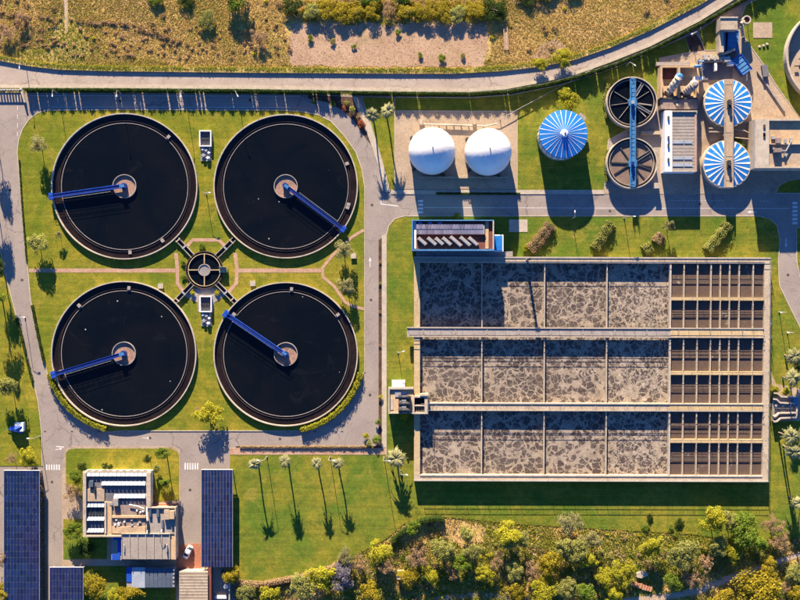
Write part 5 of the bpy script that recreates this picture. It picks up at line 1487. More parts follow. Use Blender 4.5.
PG = 'palms in a row on the open lawn'
palm(254, 463, 6.6, 6.8, 'leftmost of the four palms in a row on the open lawn', PG)
palm(285.4, 462.6, 6.8, 6.9, 'second palm from the left in the row on the open lawn', PG)
palm(315.5, 462.4, 6.2, 6.7, 'third palm from the left in the row on the open lawn', PG)
palm(336.5, 463, 6.2, 6.2, 'rightmost of the four palms in a row on the open lawn', PG)
palm(396, 459, 10.5, 4.6, 'wide pale palm at the southwest corner of the basin')
palm(372.5, 113.5, 7.6, 7.0, 'left one of two pale palms west of the gas pad', 'pale palms west of the gas pad')
palm(386, 111, 7.6, 7.2, 'right one of two pale palms west of the gas pad', 'pale palms west of the gas pad')
palm(790, 437, 9, 9.6, 'upper one of two leaning palms southeast of the stair platform', 'palms at the right edge')
palm(795.5, 450, 9, 9.4, 'lower one of two leaning palms southeast of the stair platform', 'palms at the right edge')
palm(793, 379, 9, 8, 'pale palm at right edge just above the stair platform', 'palms at the right edge')
palm(792.5, 356, 8.5, 6, 'pale palm at right edge nearest the road bend', 'palms at the right edge')
palm(799, 502, 8, 8, 'pale palm cut by the right edge below the basin', 'palms at the right edge')

TREES = [
 # inside the plant
 (38, 144, 10.3, 5.6, 'pale', 'cream tree on the lawn corner west of the top left clarifier'),
 (37, 243.5, 11.3, 5.4, 'olive', 'olive tree on the lawn beside the west road above the garden path'),
 (58.5, 235, 4.3, 2.8, 'pale', 'small pale tree in the shade of the top left clarifier'),
 (343, 249.5, 11.3, 5.2, 'pale', 'pale tree beside the white box near the east road'),
 (347, 286, 10.8, 5.2, 'pale', 'pale tree beside the lower branch of the east garden path'),
 (207.5, 415, 14.0, 5, 'yellow', 'yellow-green tree between the two lower clarifiers by the south road'),
 (8, 385.5, 10.8, 6.5, 'olive', 'olive round tree at the left edge on the west lawn'),
 (28, 458, 10.8, 4.2, 'yellow', 'yellow-green tree just above the largest solar canopy'),
 (12, 459, 6.5, 4, 'brown', 'brown bare tree above the largest solar canopy at left'),
 (2, 592, 10.3, 4.2, 'gold', 'golden tree at the bottom left corner'),
 (2, 560, 8.0, 4.2, 'brown', 'brown tree at the left edge beside the largest solar canopy'),
 (72.5, 491, 11.3, 4.6, 'brown', 'brown bare tree west of the office'),
 (77, 476.5, 8.1, 4.2, 'green', 'green tree at the northwest corner of the office'),
 (82, 466.5, 4.9, 3, 'dark', 'small dark tree on the front lawn above the office corner'),
 (105, 466, 3.8, 3.2, 'dark', 'left one of two small dark trees north of the office roof'),
 (110, 467, 3.2, 3, 'dark', 'right one of two small dark trees north of the office roof'),
 (147, 459, 4.3, 4.6, 'dark', 'slim dark tree on the front lawn near the office northeast corner'),
 (162, 453, 7.0, 7.6, 'green', 'tall green tree on the front lawn casting a long shadow'),
 (165, 483.5, 5.9, 2.8, 'green', 'small green tree on the lawn east of the office'),
 (156, 468, 4.9, 2.6, 'olive', 'small olive tree on the lawn east of the office'),
 (73.5, 530.5, 9.8, 4.2, 'green', 'green tree on the side lawn west of the office'),
 (87, 549, 8.6, 2.6, 'dark', 'dark tree in the shade of the office on the side lawn'),
 (94.5, 586, 14.9, 4.6, 'gold', 'golden tree beside the short solar canopy'),
 (131, 593, 15.5, 4.8, 'gold', 'golden tree below the pale shed roof'),
 (114, 596, 8.0, 3.6, 'yellow', 'yellow tree between the two golden trees at the bottom'),
 (231.5, 575.5, 10.3, 3.6, 'gold', 'bright yellow bush tree at the corner of the open lawn'),
 (668.5, 226, 7.0, 4.4, 'pale', 'small pale tree on the lawn between the second and third slanting hedges'),
 (568, 100.5, 11.9, 4, 'yellow', 'yellow-green tree right above the blue cone tank'),
 (774, 390.5, 6.5, 2.4, 'yellow', 'yellow bush tree on the north side of the stair platform'),
 (786, 391, 6.5, 2.6, 'yellow', 'yellow bush tree at the northeast corner of the stair platform'),
 (798, 366, 6.5, 5, 'dark', 'dark tree at the right edge between two pale palms'),
 # just off the left edge, throwing the long shadows over the west road
 (-7, 150, 9.7, 7, 'green', 'green tree off the left edge near the entrance'),
 (-9, 205, 11.9, 8, 'olive', 'olive tree off the left edge shading the west road'),
 (-6, 300, 10.8, 9.5, 'green', 'green tree off the left edge shading the west lawn'),
 (-3, 268, 8.6, 8, 'dark', 'dark tree off the left edge above the west lawn'),
 # bottom wild strip, left to right
 (268, 596, 12.2, 4, 'yellow', 'yellow tree at the bottom edge below the dark hedge end'),
 (246, 592, 10.3, 2.8, 'olive', 'low olive tree near the yellow bush at the lawn corner'),
 (300, 586, 15.5, 4.8, 'olive', 'olive tree touching the south end of the open lawn'),
 (321, 575, 15.5, 4.8, 'yellow', 'yellow-green tree at the lawn edge left of the lilac tree'),
 (343, 578, 13.6, 4.6, 'purple', 'lilac flowering tree at the bottom of the picture'),
 (345, 557, 11.5, 4.4, 'pale', 'pale tree above the lilac flowering tree'),
 (372, 594, 14.8, 4.4, 'gold', 'golden tree at the bottom edge right of the lilac tree'),
 (362, 566, 11.5, 3.4, 'brown', 'brown bare tree right of the lilac tree'),
 (380, 551, 12.2, 4.8, 'yellow', 'yellow-green tree on the lawn edge below the palms'),
 (387, 567, 9.0, 4.8, 'brown', 'brown bare tree left of the tiny hut'),
 (408, 577, 10.3, 3.4, 'gold', 'golden tree right beside the tiny hut'),
 (413, 529, 8.4, 4.6, 'green', 'green tree at the lawn corner below the tall lamp'),
 (418, 558, 12.9, 4.6, 'brown', 'brown bare tree above the tiny hut'),
 (442, 549, 12.9, 5.4, 'olive', 'olive tree on open grass with a thin shadow'),
 (431, 575, 9.0, 3.4, 'yellow', 'yellow tree right of the dark cypress'),
 (454, 571, 9.6, 3.8, 'brown', 'brown bare tree below the lone olive tree'),
 (466, 533, 8.4, 3.8, 'olive', 'small olive tree on the pale stony clearing'),
 (472, 551, 11.5, 4.4, 'olive', 'olive tree just below the pale stony clearing'),
 (461, 562, 10.3, 4.4, 'green', 'green tree left of the deep shade below the clearing'),
 (484, 573, 9.0, 3.6, 'yellow', 'small yellow tree in the middle of the bottom strip'),
 (508, 533.5, 13.6, 6.4, 'yellow', 'tall yellow-green tree beside the lawn, middle of the bottom strip'),
 (509, 543, 10.3, 5.2, 'olive', 'olive tree directly below the tall yellow-green tree'),
 (523, 538.5, 7.7, 4.4, 'olive', 'small olive tree right of the tall yellow-green tree'),
 (498, 561, 10.3, 3.8, 'brown', 'brown bare tree below and left of the tall yellow-green tree'),
 (515, 572, 12.9, 4.6, 'olive', 'olive tree between two brown bare trees'),
 (533, 571, 11.5, 3.8, 'brown', 'brown bare tree left of the brightest yellow tree'),
 (550, 564, 15.5, 5.4, 'gold', 'brightest golden tree of the bottom strip'),
 (544, 593, 16.7, 5.2, 'yellow', 'bright yellow tree at the bottom edge under the golden one'),
 (516, 591, 11.5, 4, 'gold', 'golden tree at the bottom edge left of the bright yellow one'),
 (568.5, 523.5, 15.5, 4.6, 'pale', 'round cream tree reaching onto the basin lawn'),
 (566, 546, 14.1, 5.2, 'olive', 'olive tree right below the round cream tree'),
 (578, 551, 12.9, 5, 'olive', 'darker olive tree right of the brightest golden tree'),
 (592, 539, 11.5, 4.8, 'pale', 'cream-green tree right of the round cream tree'),
 (588, 558, 11.5, 4.2, 'yellow', 'yellow tree under the cream-green tree'),
 (565, 588, 12.9, 4.6, 'olive', 'olive tree at the bottom edge right of the bright yellow one'),
 (584, 592, 11.5, 4, 'green', 'green tree at the bottom edge in deep shade'),
 (605, 578, 10.3, 4, 'yellow', 'small yellow tree left of the flat pale rock'),
 (622, 573, 14.1, 4.6, 'yellow', 'wide yellow tree beside the flat pale rock'),
 (614, 596, 10.3, 3.6, 'yellow', 'yellow tree at the start of the dirt track'),
 (652, 545, 12.2, 5.8, 'yellow', 'yellow-green tree with a dark pointed shadow'),
 (684, 553, 16.7, 5.2, 'olive', 'broad olive tree left of the tall green pair'),
 (673, 581, 11.5, 3.4, 'green', 'low green tree beside the dirt track'),
 (690, 580, 10.3, 3.4, 'brown', 'brown bare tree touching the dirt track'),
 (706, 564, 9.6, 4.6, 'brown', 'brown bare tree between broad olive and tall green trees'),
 (713, 520, 14.1, 7.2, 'yellow', 'yellow-topped tall tree closest to the basin shadow'),
 (729, 520, 11.5, 6.4, 'olive', 'olive tree right next to the yellow-topped tall tree'),
 (719, 545, 11.5, 5, 'olive', 'olive tree below the yellow-topped tall tree'),
 (744, 531, 18.0, 7.4, 'green', 'biggest green tree below the southeast corner of the basin'),
 (735, 551, 12.9, 5.2, 'yellow', 'yellow-green tree below the biggest green tree'),
 (757, 542, 11.5, 5, 'green', 'green tree attached to the right of the biggest green tree'),
 (772, 524, 12.9, 4.8, 'brown', 'brown bare tree right of the biggest green tree'),
 (781, 540, 11.5, 4.6, 'brown', 'pale brown tree just above the dirt track at right'),
 (768, 568, 11.0, 4, 'gold', 'golden tree just below the dirt track at right'),
 (760, 591, 25.8, 6.2, 'gold', 'large golden tree at the bottom right'),
 (721, 600, 15.5, 4.4, 'gold', 'golden tree at the bottom edge left of the large golden one'),
 (794, 573, 11.5, 4.2, 'olive', 'olive tree at the right edge below the track'),
 (796, 594, 11.5, 4, 'gold', 'golden tree at the bottom right corner'),
 (786, 588, 7.7, 3.6, 'brown', 'brown bare tree right of the large golden tree'),
 # top wild land
 (258, 37, 10.8, 2.6, 'brown', 'straw-coloured round bush with black shadow in the dry field'),
 (206, 18, 11.3, 2, 'olive', 'olive bush at the top left of the dry field'),
 (236, -4, 15.1, 4.2, 'green', 'green tree beyond the top edge throwing a dark shadow'),
 (6, 34, 10.8, 2.6, 'brown', 'reddish brown bush at the top left edge'),
 (22, 17, 9.7, 2.6, 'brown', 'reddish brown bush above and right of the corner bush'),
 (539, 64, 7.6, 2.8, 'yellow', 'left one of two yellow-green trees on the road verge'),
 (563, 57, 10.3, 3.4, 'yellow', 'right one of two yellow-green trees on the road verge'),
 (292, 6, 10.8, 2.25, 'dark', 'dark green tree at the left end of the golden tree row'),
 (312, 12, 10.9, 2.25, 'olive', 'first olive tree of the row above the bare soil'),
 (326, 11, 11.5, 2.25, 'gold', 'first golden tree from the left above the bare soil'),
 (341, 13, 11.5, 2.25, 'gold', 'second golden tree from the left above the bare soil'),
 (356, 12, 11.5, 2.25, 'gold', 'third golden tree from the left above the bare soil'),
 (372, 10, 10.3, 2.25, 'gold', 'fourth golden tree from the left above the bare soil'),
 (388, 9, 9.1, 2.25, 'brown', 'brown bush in the gap of the golden tree row'),
 (408, 11, 12.1, 2.25, 'gold', 'first golden tree right of the brown gap above the soil'),
 (424, 12, 12.1, 2.25, 'gold', 'second golden tree right of the brown gap above the soil'),
 (441, 13, 12.1, 2.25, 'gold', 'third golden tree right of the brown gap above the soil'),
 (458, 13, 12.1, 2.25, 'olive', 'olive tree inside the right end of the golden row'),
 (474, 11, 12.1, 2.25, 'gold', 'last golden tree at the right end of the row'),
 (494, 10, 13.3, 2.25, 'dark', 'dark green tree ending the golden row at right'),
 (370, -8, 14.0, 2.25, 'green', 'green tree at the top edge behind the golden row'),
 (400, -8, 13.0, 2.25, 'green', 'green tree at the top edge above the brown gap'),
 (528, -5, 11.9, 1.6, 'dark', 'left dark green tree at the top edge right of the golden row'),
 (549, -8, 11.9, 1.6, 'dark', 'middle dark green tree at the top edge right of the golden row'),
 (572, -11, 11.9, 1.6, 'green', 'right dark green tree at the top edge right of the golden row'),
 (186, 0, 8.6, 1.5, 'dark', 'dark green bush at the top edge left of the olive bush'),
 (155, -2, 8.6, 1.5, 'green', 'green bush at the top edge above the dry field'),
]
for (px, py, r, h, st, lb) in TREES:
    tree(px, py, r, h, st, lb, 'trees of the plant and wild land', shape=.95 if h < 6 else 1.15)

# dark cypress in the bottom strip and its brothers
def cypress(px, py, r, h, label):
    q = T(px, py, h*.6); q.z = -.1
    t = thing('cypress', label, 'tree', tuple(q))
    child('trunk', TRUNKS[0], t, (0, 0, 0), (0, 0, 0), (h*.7, h*.7, h*.8))
    child('crown', CROWNS['dark'][0], t, (0, 0, h*.52), (0, 0, 1), (r*S, r*S, h*.5))
cypress(424, 578, 3.0, 4.2, 'slim dark cypress right of the tiny hut')

# shrubs in the bed at the road bend and other single bushes
for (x, y, r, h, st, lb) in ((314, 101.5, 3, .9, 'green', 'leftmost green shrub in the soil bed at the road bend'), (333.5, 103.8, 3.4, 1.1, 'green', 'green shrub left of the pink one in the soil bed'),
    (340.2, 102, 2.8, .9, 'brown', 'pinkish shrub in the soil bed at the road bend'), (346.6, 103.2, 3.3, 1.1, 'olive', 'olive shrub right of the pinkish one in the soil bed'),
    (343.6, 108.6, 3.2, 1.0, 'red', 'bright red shrub in the soil bed at the road bend'), (352.8, 109.4, 4.6, 1.8, 'olive', 'largest olive shrub in the soil bed at the road bend'),
    (359.5, 116.5, 3.8, 1.2, 'brown', 'brown shrub in the lower part of the soil bed'), (361.6, 124, 4.6, 1.3, 'red', 'russet shrub at the lower tip of the soil bed'),
    (405, 415.6, 5, 1.8, 'yellow', 'yellow-green bush at the south side of the inlet building'), (457, 216, 3.4, 1.4, 'yellow', 'round yellow-green bush north of the control house'),
    (376.5, 440, 5.4, 1.8, 'green', 'largest green bush at the southeast road bend'), (365.5, 436, 3.6, 1.3, 'yellow', 'yellow-green bush on the inside of the southeast road bend'),
    (369, 443.5, 3.6, 1.3, 'olive', 'olive bush on the southeast road bend'), (378, 421.5, 3.4, 1.5, 'green', 'green bush at the lower end of the planting strip'),
    (380.2, 397, 2.6, 1.2, 'yellow', 'yellow bush in the planting strip opposite the inlet building'), (380, 262, 1.9, .7, 'brown', 'topmost brown tuft in the planting strip'),
    (380, 284, 1.9, .7, 'olive', 'second tuft from the top in the planting strip'), (380, 312, 1.9, .7, 'brown', 'third tuft from the top in the planting strip'),
    (380, 346, 1.9, .7, 'brown', 'fourth tuft from the top in the planting strip'), (192.5, 292.5, 3, 1.2, 'yellow', 'yellow shrub left of the lower pump chamber'),
    (217.5, 293, 3.4, 1.0, 'yellow', 'yellow shrub right of the lower pump chamber'), (183, 262, 3, 1.0, 'green', 'green shrub on the west side of the round chamber'),
    (183.5, 277, 3, 1.0, 'green', 'lower green shrub on the west side of the round chamber'), (202, 247, 4, .8, 'green', 'green shrub on the north side of the round chamber'),
    (650, 518, 4, .9, 'dark', 'left small dark bush on the grass below the basin'), (679, 523, 5, 1.0, 'dark', 'right small dark bush on the grass below the basin'),
    (646, 528, 4, .7, 'green', 'low green bush under the left dark bush'), (671, 529, 4, .7, 'green', 'low green bush under the right dark bush'),
    (310, 38, 4, .9, 'green', 'green weed clump at the left of the bare soil'), (442, 58, 4.5, 1.0, 'green', 'largest green weed clump on the bare soil'),
    (463, 56, 3, .8, 'olive', 'olive weed clump right of the largest on the bare soil'), (420, 55, 3.4, .8, 'green', 'green weed clump left of the largest on the bare soil'),
    (398, 32, 3.4, .9, 'green', 'green weed clump at the top middle of the bare soil'), (333, 41, 3.4, .8, 'olive', 'olive weed clump at the left middle of the bare soil'),
    (354, 46, 3, .7, 'green', 'green weed clump at the middle of the bare soil'), (200, 411, 5, .8, 'brown', 'dry brown shrub above the yellow-green tree between clarifiers')):
    tree(x, y, r, h, st, lb, 'shrubs', cat='shrub', name='shrub', shape=.8)

# ---- hedges: leaf cards spread over a rounded bank, with a solid core inside
def hedge(name, pts, w, h, mat, label, seed, n_per_m=60, gaps=None, leaf=.3, base=0.05, group=None, z_jit=.12, cat='hedge'):
    g = np.random.default_rng(seed)
    P = [np.array((X(a), Y(b))) for a, b in pts]
    seg = [np.linalg.norm(P[i+1]-P[i]) for i in range(len(P)-1)]; L = sum(seg); n = int(L*n_per_m)
    s = g.uniform(0, L, n)
    if gaps is not None:
        keep = np.ones(n, bool)
        for (a, b, q) in gaps: keep &= ~((s > a) & (s < b) & (g.uniform(0, 1, n) < q))
        s = s[keep]; n = len(s)
    cum = np.concatenate([[0], np.cumsum(seg)])
    idx = np.clip(np.searchsorted(cum, s)-1, 0, len(seg)-1)
    A = np.array(P)[idx]; D = (np.array(P)[idx+1]-A)/np.array(seg)[idx][:, None]
    base2 = A+D*(s-cum[idx])[:, None]; Nn = np.stack([-D[:, 1], D[:, 0]], 1)
    th = g.uniform(-.25, math.pi+.25, n)
    rr = 1+z_jit*np.sin(s*2.1+g.normal(0, .6, n))+g.normal(0, .07, n)
    off = np.sign(np.cos(th))*np.abs(np.cos(th))**.7*w/2*rr
    z = np.clip(np.abs(np.sin(th))**.6*h*rr, .05, None)*np.where(np.abs(np.cos(th)) > .8, g.uniform(.1, 1, n), 1)
    pts3 = np.concatenate([base2+Nn*off[:, None], (base+z)[:, None]], 1)
    nr = np.concatenate([Nn*np.cos(th)[:, None], np.abs(np.sin(th))[:, None]], 1)
    q = leaf_quads(pts3, nr, leaf, g, .6)
    org = Vector((float(P[0][0]+P[-1][0])/2, float(P[0][1]+P[-1][1])/2, base-.05))
    t = thing(name, label, cat, tuple(org), group)
    q -= np.array(org)[None, None, :]
    child('foliage', np_mesh('foliage', q, 4, mat), t)
    if gaps is not None:
        marks = sorted([(a, b_) for a, b_, _ in gaps]); cur = 0.0; spans = []
        for a, b_ in marks:
            if a-cur > .3: spans.append((cur, a))
            cur = max(cur, b_)
        spans.append((cur, L))
        pa = np.array(pts, float)
        for a, b_ in spans:
            ss = [a]+[c_ for c_ in cum if a < c_ < b_]+[b_]
            pp = [(float(np.interp(q_, cum, pa[:, 0])), float(np.interp(q_, cum, pa[:, 1]))) for q_ in ss]
            MB().strip(pp, -w*.22, w*.22, base-.04, base+h*.9).build('core', 'lf_dark', t)  # solid strip added so the hedge shadow is unbroken between gaps
    if gaps is None:
        b = MB(); b.strip(pts, -w*.3, w*.3, base-.04, base+h*.75); b.build('core', 'lf_dark', t)
    return t

hedge('hedge', arc(124.5, 353.5, 77.0, 165, 103, 24), 1.7, 1.35, 'lf_yellow', 'clipped yellow-green hedge curving round the bottom left clarifier', 1, 170, leaf=.28)
hedge('hedge', arc(286, 354, 77.0, 14, 79, 24), 1.7, 1.35, 'lf_yellow', 'clipped yellow-green hedge curving round the bottom right clarifier', 2, 170, leaf=.28)
SG = 'slanting hedges on the basin lawn'
hedge('hedge', [(529, 250), (538, 242), (546, 231), (551, 224.5)], 3.2, 1.5, 'lf_brown', 'first slanting hedge from the control house, brownish', 3, 260, leaf=.32, group=SG)
tree(526, 247.5, 4, 1.3, 'yellow', 'yellow-green bush at the lower end of the first slanting hedge', 'shrubs', cat='shrub', name='shrub', shape=.8)
hedge('hedge', [(594, 249), (602, 237), (611, 223)], 3.0, 1.6, 'lf_olive', 'second slanting hedge from the control house, olive', 4, 260, leaf=.32, group=SG)
hedge('hedge', [(643, 251), (651, 246)], 3.2, 1.5, 'lf_olive', 'lower half of the broken third slanting hedge', 5, 260, leaf=.32, group=SG)
hedge('hedge', [(655, 243), (661, 234)], 2.8, 1.5, 'lf_brown', 'upper half of the broken third slanting hedge', 6, 260, leaf=.32, group=SG)
hedge('hedge', [(706, 251), (716, 239), (728, 224)], 3.0, 1.7, 'lf_olive', 'fourth slanting hedge, nearest the right edge', 7, 260, leaf=.32, group=SG)
hedge('hedge', [(236, 582), (262, 584), (300, 576.5), (332, 567.5), (345, 558)], 1.6, 1.5, 'lf_brown', 'brown hedge along the south end of the open lawn', 8, 200, leaf=.32)
hedge('hedge', [(392, 541), (404, 530), (420, 521), (434, 518), (444, 519)], 1.5, 1.5, 'lf_dark', 'dark hedge curving below the southwest corner of the basin', 9, 200, leaf=.32)
hedge('hedge', [(151.4, 473), (152.6, 503)], 1.2, 1.0, 'lf_brown', 'brown low hedge along the east wall of the office', 10, 160, leaf=.25)
hedge('hedge', [(40, 472), (44, 500), (44.5, 560), (45, 610)], .8, .7, 'lf_brown', 'thin brown hedge along the east side of the largest canopy', 11, 90, leaf=.25)
hedge('hedge', [(32.5, 305), (38, 333), (44.5, 362)], .8, .7, 'lf_dark', 'thin dark hedge between west road and bottom left clarifier', 12, 110, leaf=.25)
hedge('hedge', [(17, 318), (22, 336), (29, 366), (33, 382)], .7, .7, 'lf_dark', 'thin dark hedge on the west edge of the west road', 13, 80, leaf=.25)
hedge('hedge', [(436, 193.6), (520, 193.8)], .6, .5, 'lf_dark', 'low dark hedge on the pavement south of the gas domes', 14, 110, leaf=.22, base=.12)
hedge('hedge', [(19.5, 160), (22, 200), (27, 262)], .5, .4, 'lf_dark', 'low dark edging plants along the west road by the top left clarifier', 15, 60, leaf=.2)
hedge('hedge', [(240, 447), (375, 447)], .7, .45, 'lf_brown', 'low brown planting along the south side of the south road', 16, 100, leaf=.25)
hedge('hedge', [(737, 86), (741.5, 96), (742, 106), (739, 117)], 1.6, .8, 'lf_green', 'green planting hugging the upper striped tank', 17, 150, leaf=.28)
hedge('hedge', [(735, 138), (741, 144), (744, 152)], 1.6, .8, 'lf_green', 'green planting hugging the lower striped tank', 18, 150, leaf=.28)
hedge('hedge', [(608, 84), (604, 100), (607, 118)], 1.2, .7, 'lf_olive', 'olive planting on the west side of the black water tank', 19, 130, leaf=.28)
hedge('hedge', [(607, 182), (606, 165), (608, 150)], 1.2, .7, 'lf_olive', 'olive planting on the west side of the brown sludge tank', 20, 130, leaf=.28)
g = random.Random(21)
# boundary hedge on the fence line; gaps let strips of low sun through
def gaplist(L, n, seed, wmin=.25, wmax=.9):
    g = random.Random(seed); out = []
    for i in range(n):
        a = g.uniform(0, L); out.append((a, a+g.uniform(wmin, wmax), g.choice((.9, .97, 1.0))))
    return out
west = [(27, 90.6), (110, 90.8), (250, 91.8), (340, 93.2)]
east = [(352, 93.6), (400, 94.4), (470, 95), (508, 92.5), (545, 86), (580, 77), (615, 65.5), (655, 48.5), (700, 25), (740, 2), (800, -30)]
hedge('boundary_hedge', west, .9, 1.9, 'lf_dark', 'long boundary hedge between the public road and the north plant road', 30, 300, gaplist(94, 34, 31, .08, .5), leaf=.34, base=0)
hedge('boundary_hedge', east, .9, 1.9, 'lf_dark', 'long boundary hedge along the public road north of the gas domes', 31, 300, gaplist(150, 34, 32, .08, .45), leaf=.34, base=0)
def fence(pts, label):
    p = W(*pts[len(pts)//2]); t = thing('boundary_fence', label, 'fence', (p.x, p.y, 0))
    for a, e in zip(pts[:-1], pts[1:]):
        A, E = W(*a), W(*e); n = max(1, int((E-A).length/3))
        for i in range(n): q = A.lerp(E, i/n); MB().obox(q, .1, .1, 0, 1.7).build('post', 'steel', t)
        for z in (.5, 1.1, 1.65): MB().bar(A+Vector((0,0,z)), E+Vector((0,0,z)), .05).build('rail', 'steel', t)
fence([(x, y-1.6) for x, y in west], 'thin steel boundary fence beside the hedge of the north plant road')
fence([(x, y-1.6) for x, y in east], 'thin steel boundary fence beside the hedge north of the gas domes')

# ---- uncountable wild grass: tufts of blades in the rough land
def tufts(name, mat, label, count, region, seed, hmin, hmax, wb=.22, blades=4, keep=None, z=-.1):
    g = np.random.default_rng(seed); x0, y0, x1, y1 = region
    px = g.uniform(x0, x1, count); py = g.uniform(y0, y1, count)
    m = keep(px, py, g); px, py = px[m], py[m]; n = len(px)
    bx, by = (px-400)*S, (300-py)*S
    hh = g.uniform(hmin, hmax, n)*(0.6+0.8*g.random(n)**2)
    V = []
    for k in range(blades):
        a = g.uniform(0, 2*math.pi, n); lean = g.uniform(.25, 1.1, n)*hh
        wx, wy = -np.sin(a)*wb*.5, np.cos(a)*wb*.5
        cx, cy = bx+g.normal(0, .12, n), by+g.normal(0, .12, n)
        tri = np.stack([np.stack([cx-wx, cy-wy, np.full(n, z)], 1), np.stack([cx+wx, cy+wy, np.full(n, z)], 1),
                        np.stack([cx+np.cos(a)*lean, cy+np.sin(a)*lean, z+hh*g.uniform(.6, 1, n)], 1)], 1)
        V.append(tri)
    V = np.concatenate(V)
    org = Vector((float(bx.mean()), float(by.mean()), z))
    o = bpy.data.objects.new(name, np_mesh(name, V-np.array(org)[None, None, :], 3, mat)); COL.objects.link(o); o.location = org
    return tagp(o, label, 'grass', None, 'stuff')

def polymask(px, py, poly):
    c = np.zeros(len(px), bool); n = len(poly); j = n-1
    for i in range(n):
        xi, yi = poly[i]; xj, yj = poly[j]
        cond = ((yi > py) != (yj > py)) & (px < (xj-xi)*(py-yi)/((yj-yi) if yj != yi else 1e-9)+xi)
        c ^= cond; j = i
    return c
def vnoise(px, py, sc, seed):
    r = np.random.default_rng(seed); o = np.zeros(len(px))
    for k in range(6):
        a, b, p = r.normal(0, 1/sc, 2).tolist()+[r.uniform(0, 6.28)]; o += np.sin(px*a+py*b+p)
    return o/6**.5
TOPW = [(-120, -60), (-120, 46), (-40, 55), (0, 61), (30, 66.5), (60, 70), (110, 71.5), (250, 73), (400, 74), (455, 74), (500, 71.5), (540, 67), (575, 60), (610, 48), (650, 31), (700, 5), (760, -40), (760, -60)]
SOIL = [(290, 24), (486, 22), (487, 40), (486, 67.5), (400, 68.5), (289, 67)]
VERGE = lambda px, py: np.interp(px, [p[0] for p in PUB_TOP], [p[1] for p in PUB_TOP])
FOOT = [(62.5, -30), (67, -30), (68.5, 12), (67.5, 33), (64.5, 33), (64, 12)]
def k_top(px, py, g):
    return polymask(px, py, TOPW) & ~polymask(px+5*vnoise(px, py, 9, 61), py+3.5*vnoise(px, py, 7, 62), SOIL) & (py < VERGE(px, py)-1.5) & ~polymask(px, py, FOOT)
tufts('dry_grass', 'straw', 'rough straw-coloured grass of the field above the road', 90000, (-60, -20, 720, 74), 50, .1, .34, .2, 3,
      lambda px, py, g: k_top(px, py, g) & (vnoise(px, py, 16, 1) > -1.1) & (VERGE(px, py)-py > g.uniform(2, 9, len(px))))
tufts('green_grass', 'straw_g', 'green wild grass of the field and along the road verge', 80000, (-60, -20, 720, 74), 51, .08, .3, .2, 3,
      lambda px, py, g: k_top(px, py, g) & ((vnoise(px, py, 16, 1) < -.25+g.normal(0, .35, len(px))) | (VERGE(px, py)-py < 9+3*vnoise(px, py, 9, 4))))
tufts('bank_grass', 'straw_g', 'green grass on the low bank along the public road', 200000, (-60, 0, 720, 74), 59, .08, .34, .22, 3,
      lambda px, py, g: (VERGE(px, py)-py < 5.6) & (VERGE(px, py)-py > .6+1.6*g.random(len(px))) & (vnoise(px, py, 7, 31)+g.normal(0, .5, len(px)) > -.9), z=.42)
tufts('pink_grass', 'straw_p', 'pinkish dead grass patches in the field above the road', 26000, (-60, -20, 720, 74), 52, .12, .4, .2, 3,
      lambda px, py, g: k_top(px, py, g) & (vnoise(px, py, 13, 7) > .75) & (VERGE(px, py)-py > 12))
tufts('field_weeds', 'straw_p', 'scattered dead stubble on the bare soil', 2600, (290, 22, 487, 68), 53, .1, .3, .16, 3, lambda px, py, g: polymask(px, py, SOIL))
tufts('verge_grass', 'straw_g', 'thin grass line between public road and boundary fence', 9000, (-60, 85, 720, 96), 54, .1, .35, .2, 3,
      lambda px, py, g: (lambda e: (py > e+.6) & (py < e+3.4))(np.interp(px, [p[0] for p in PUB_BOT], [p[1] for p in PUB_BOT])), z=0.0)
BOTL = [(230, 582), (262, 582), (300, 576), (330, 567), (360, 552), (386, 538), (404, 523), (432, 515), (520, 523), (600, 528), (690, 533), (740, 540), (800, 537), (880, 544), (880, 660), (230, 660)]
TRK = [(596, 601), (640, 595.5), (668, 593), (700, 586), (724, 576), (748, 569), (775, 559), (810, 548), (810, 555), (776, 566), (750, 575.5), (728, 583), (703, 593.5), (668, 600.5), (600, 610)]
CLR = [(436, 522), (462, 520), (486, 528), (482, 542), (463, 548), (444, 536)]
def k_bot(px, py, g): return polymask(px, py, BOTL) & ~polymask(px, py, TRK)
tufts('wood_grass', 'straw_g', 'green wild grass between the trees of the bottom strip', 70000, (230, 512, 860, 640), 55, .18, .48, .26, 4,
      lambda px, py, g: k_bot(px, py, g) & (vnoise(px, py, 15, 11) < .5+g.normal(0, .3, len(px))) & ~polymask(px, py, CLR))
tufts('wood_dry_grass', 'straw', 'straw-coloured wild grass between the trees of the bottom strip', 30000, (230, 512, 860, 640), 56, .2, .6, .26, 4,
      lambda px, py, g: k_bot(px, py, g) & (vnoise(px, py, 15, 11) > .1+g.normal(0, .3, len(px))))
tufts('wood_pink_grass', 'straw_p', 'pinkish dead scrub between the trees of the bottom strip', 14000, (230, 512, 860, 640), 57, .3, .9, .24, 4,
      lambda px, py, g: k_bot(px, py, g) & ((vnoise(px, py, 12, 13) > .8) | (polymask(px, py, CLR) & (g.random(len(px)) < .5))))
tufts('lawn_fringe_grass', 'straw_g', 'longer grass fringe where the basin lawn runs wild', 30000, (232, 505, 860, 560), 58, .05, .16, .14, 3,
      lambda px, py, g: polymask(px, py+16*g.random(len(px))**2, BOTL) & ~polymask(px, py, BOTL) & polymask(px, py, LAWNS['basin_lawn'][0]), z=.08)

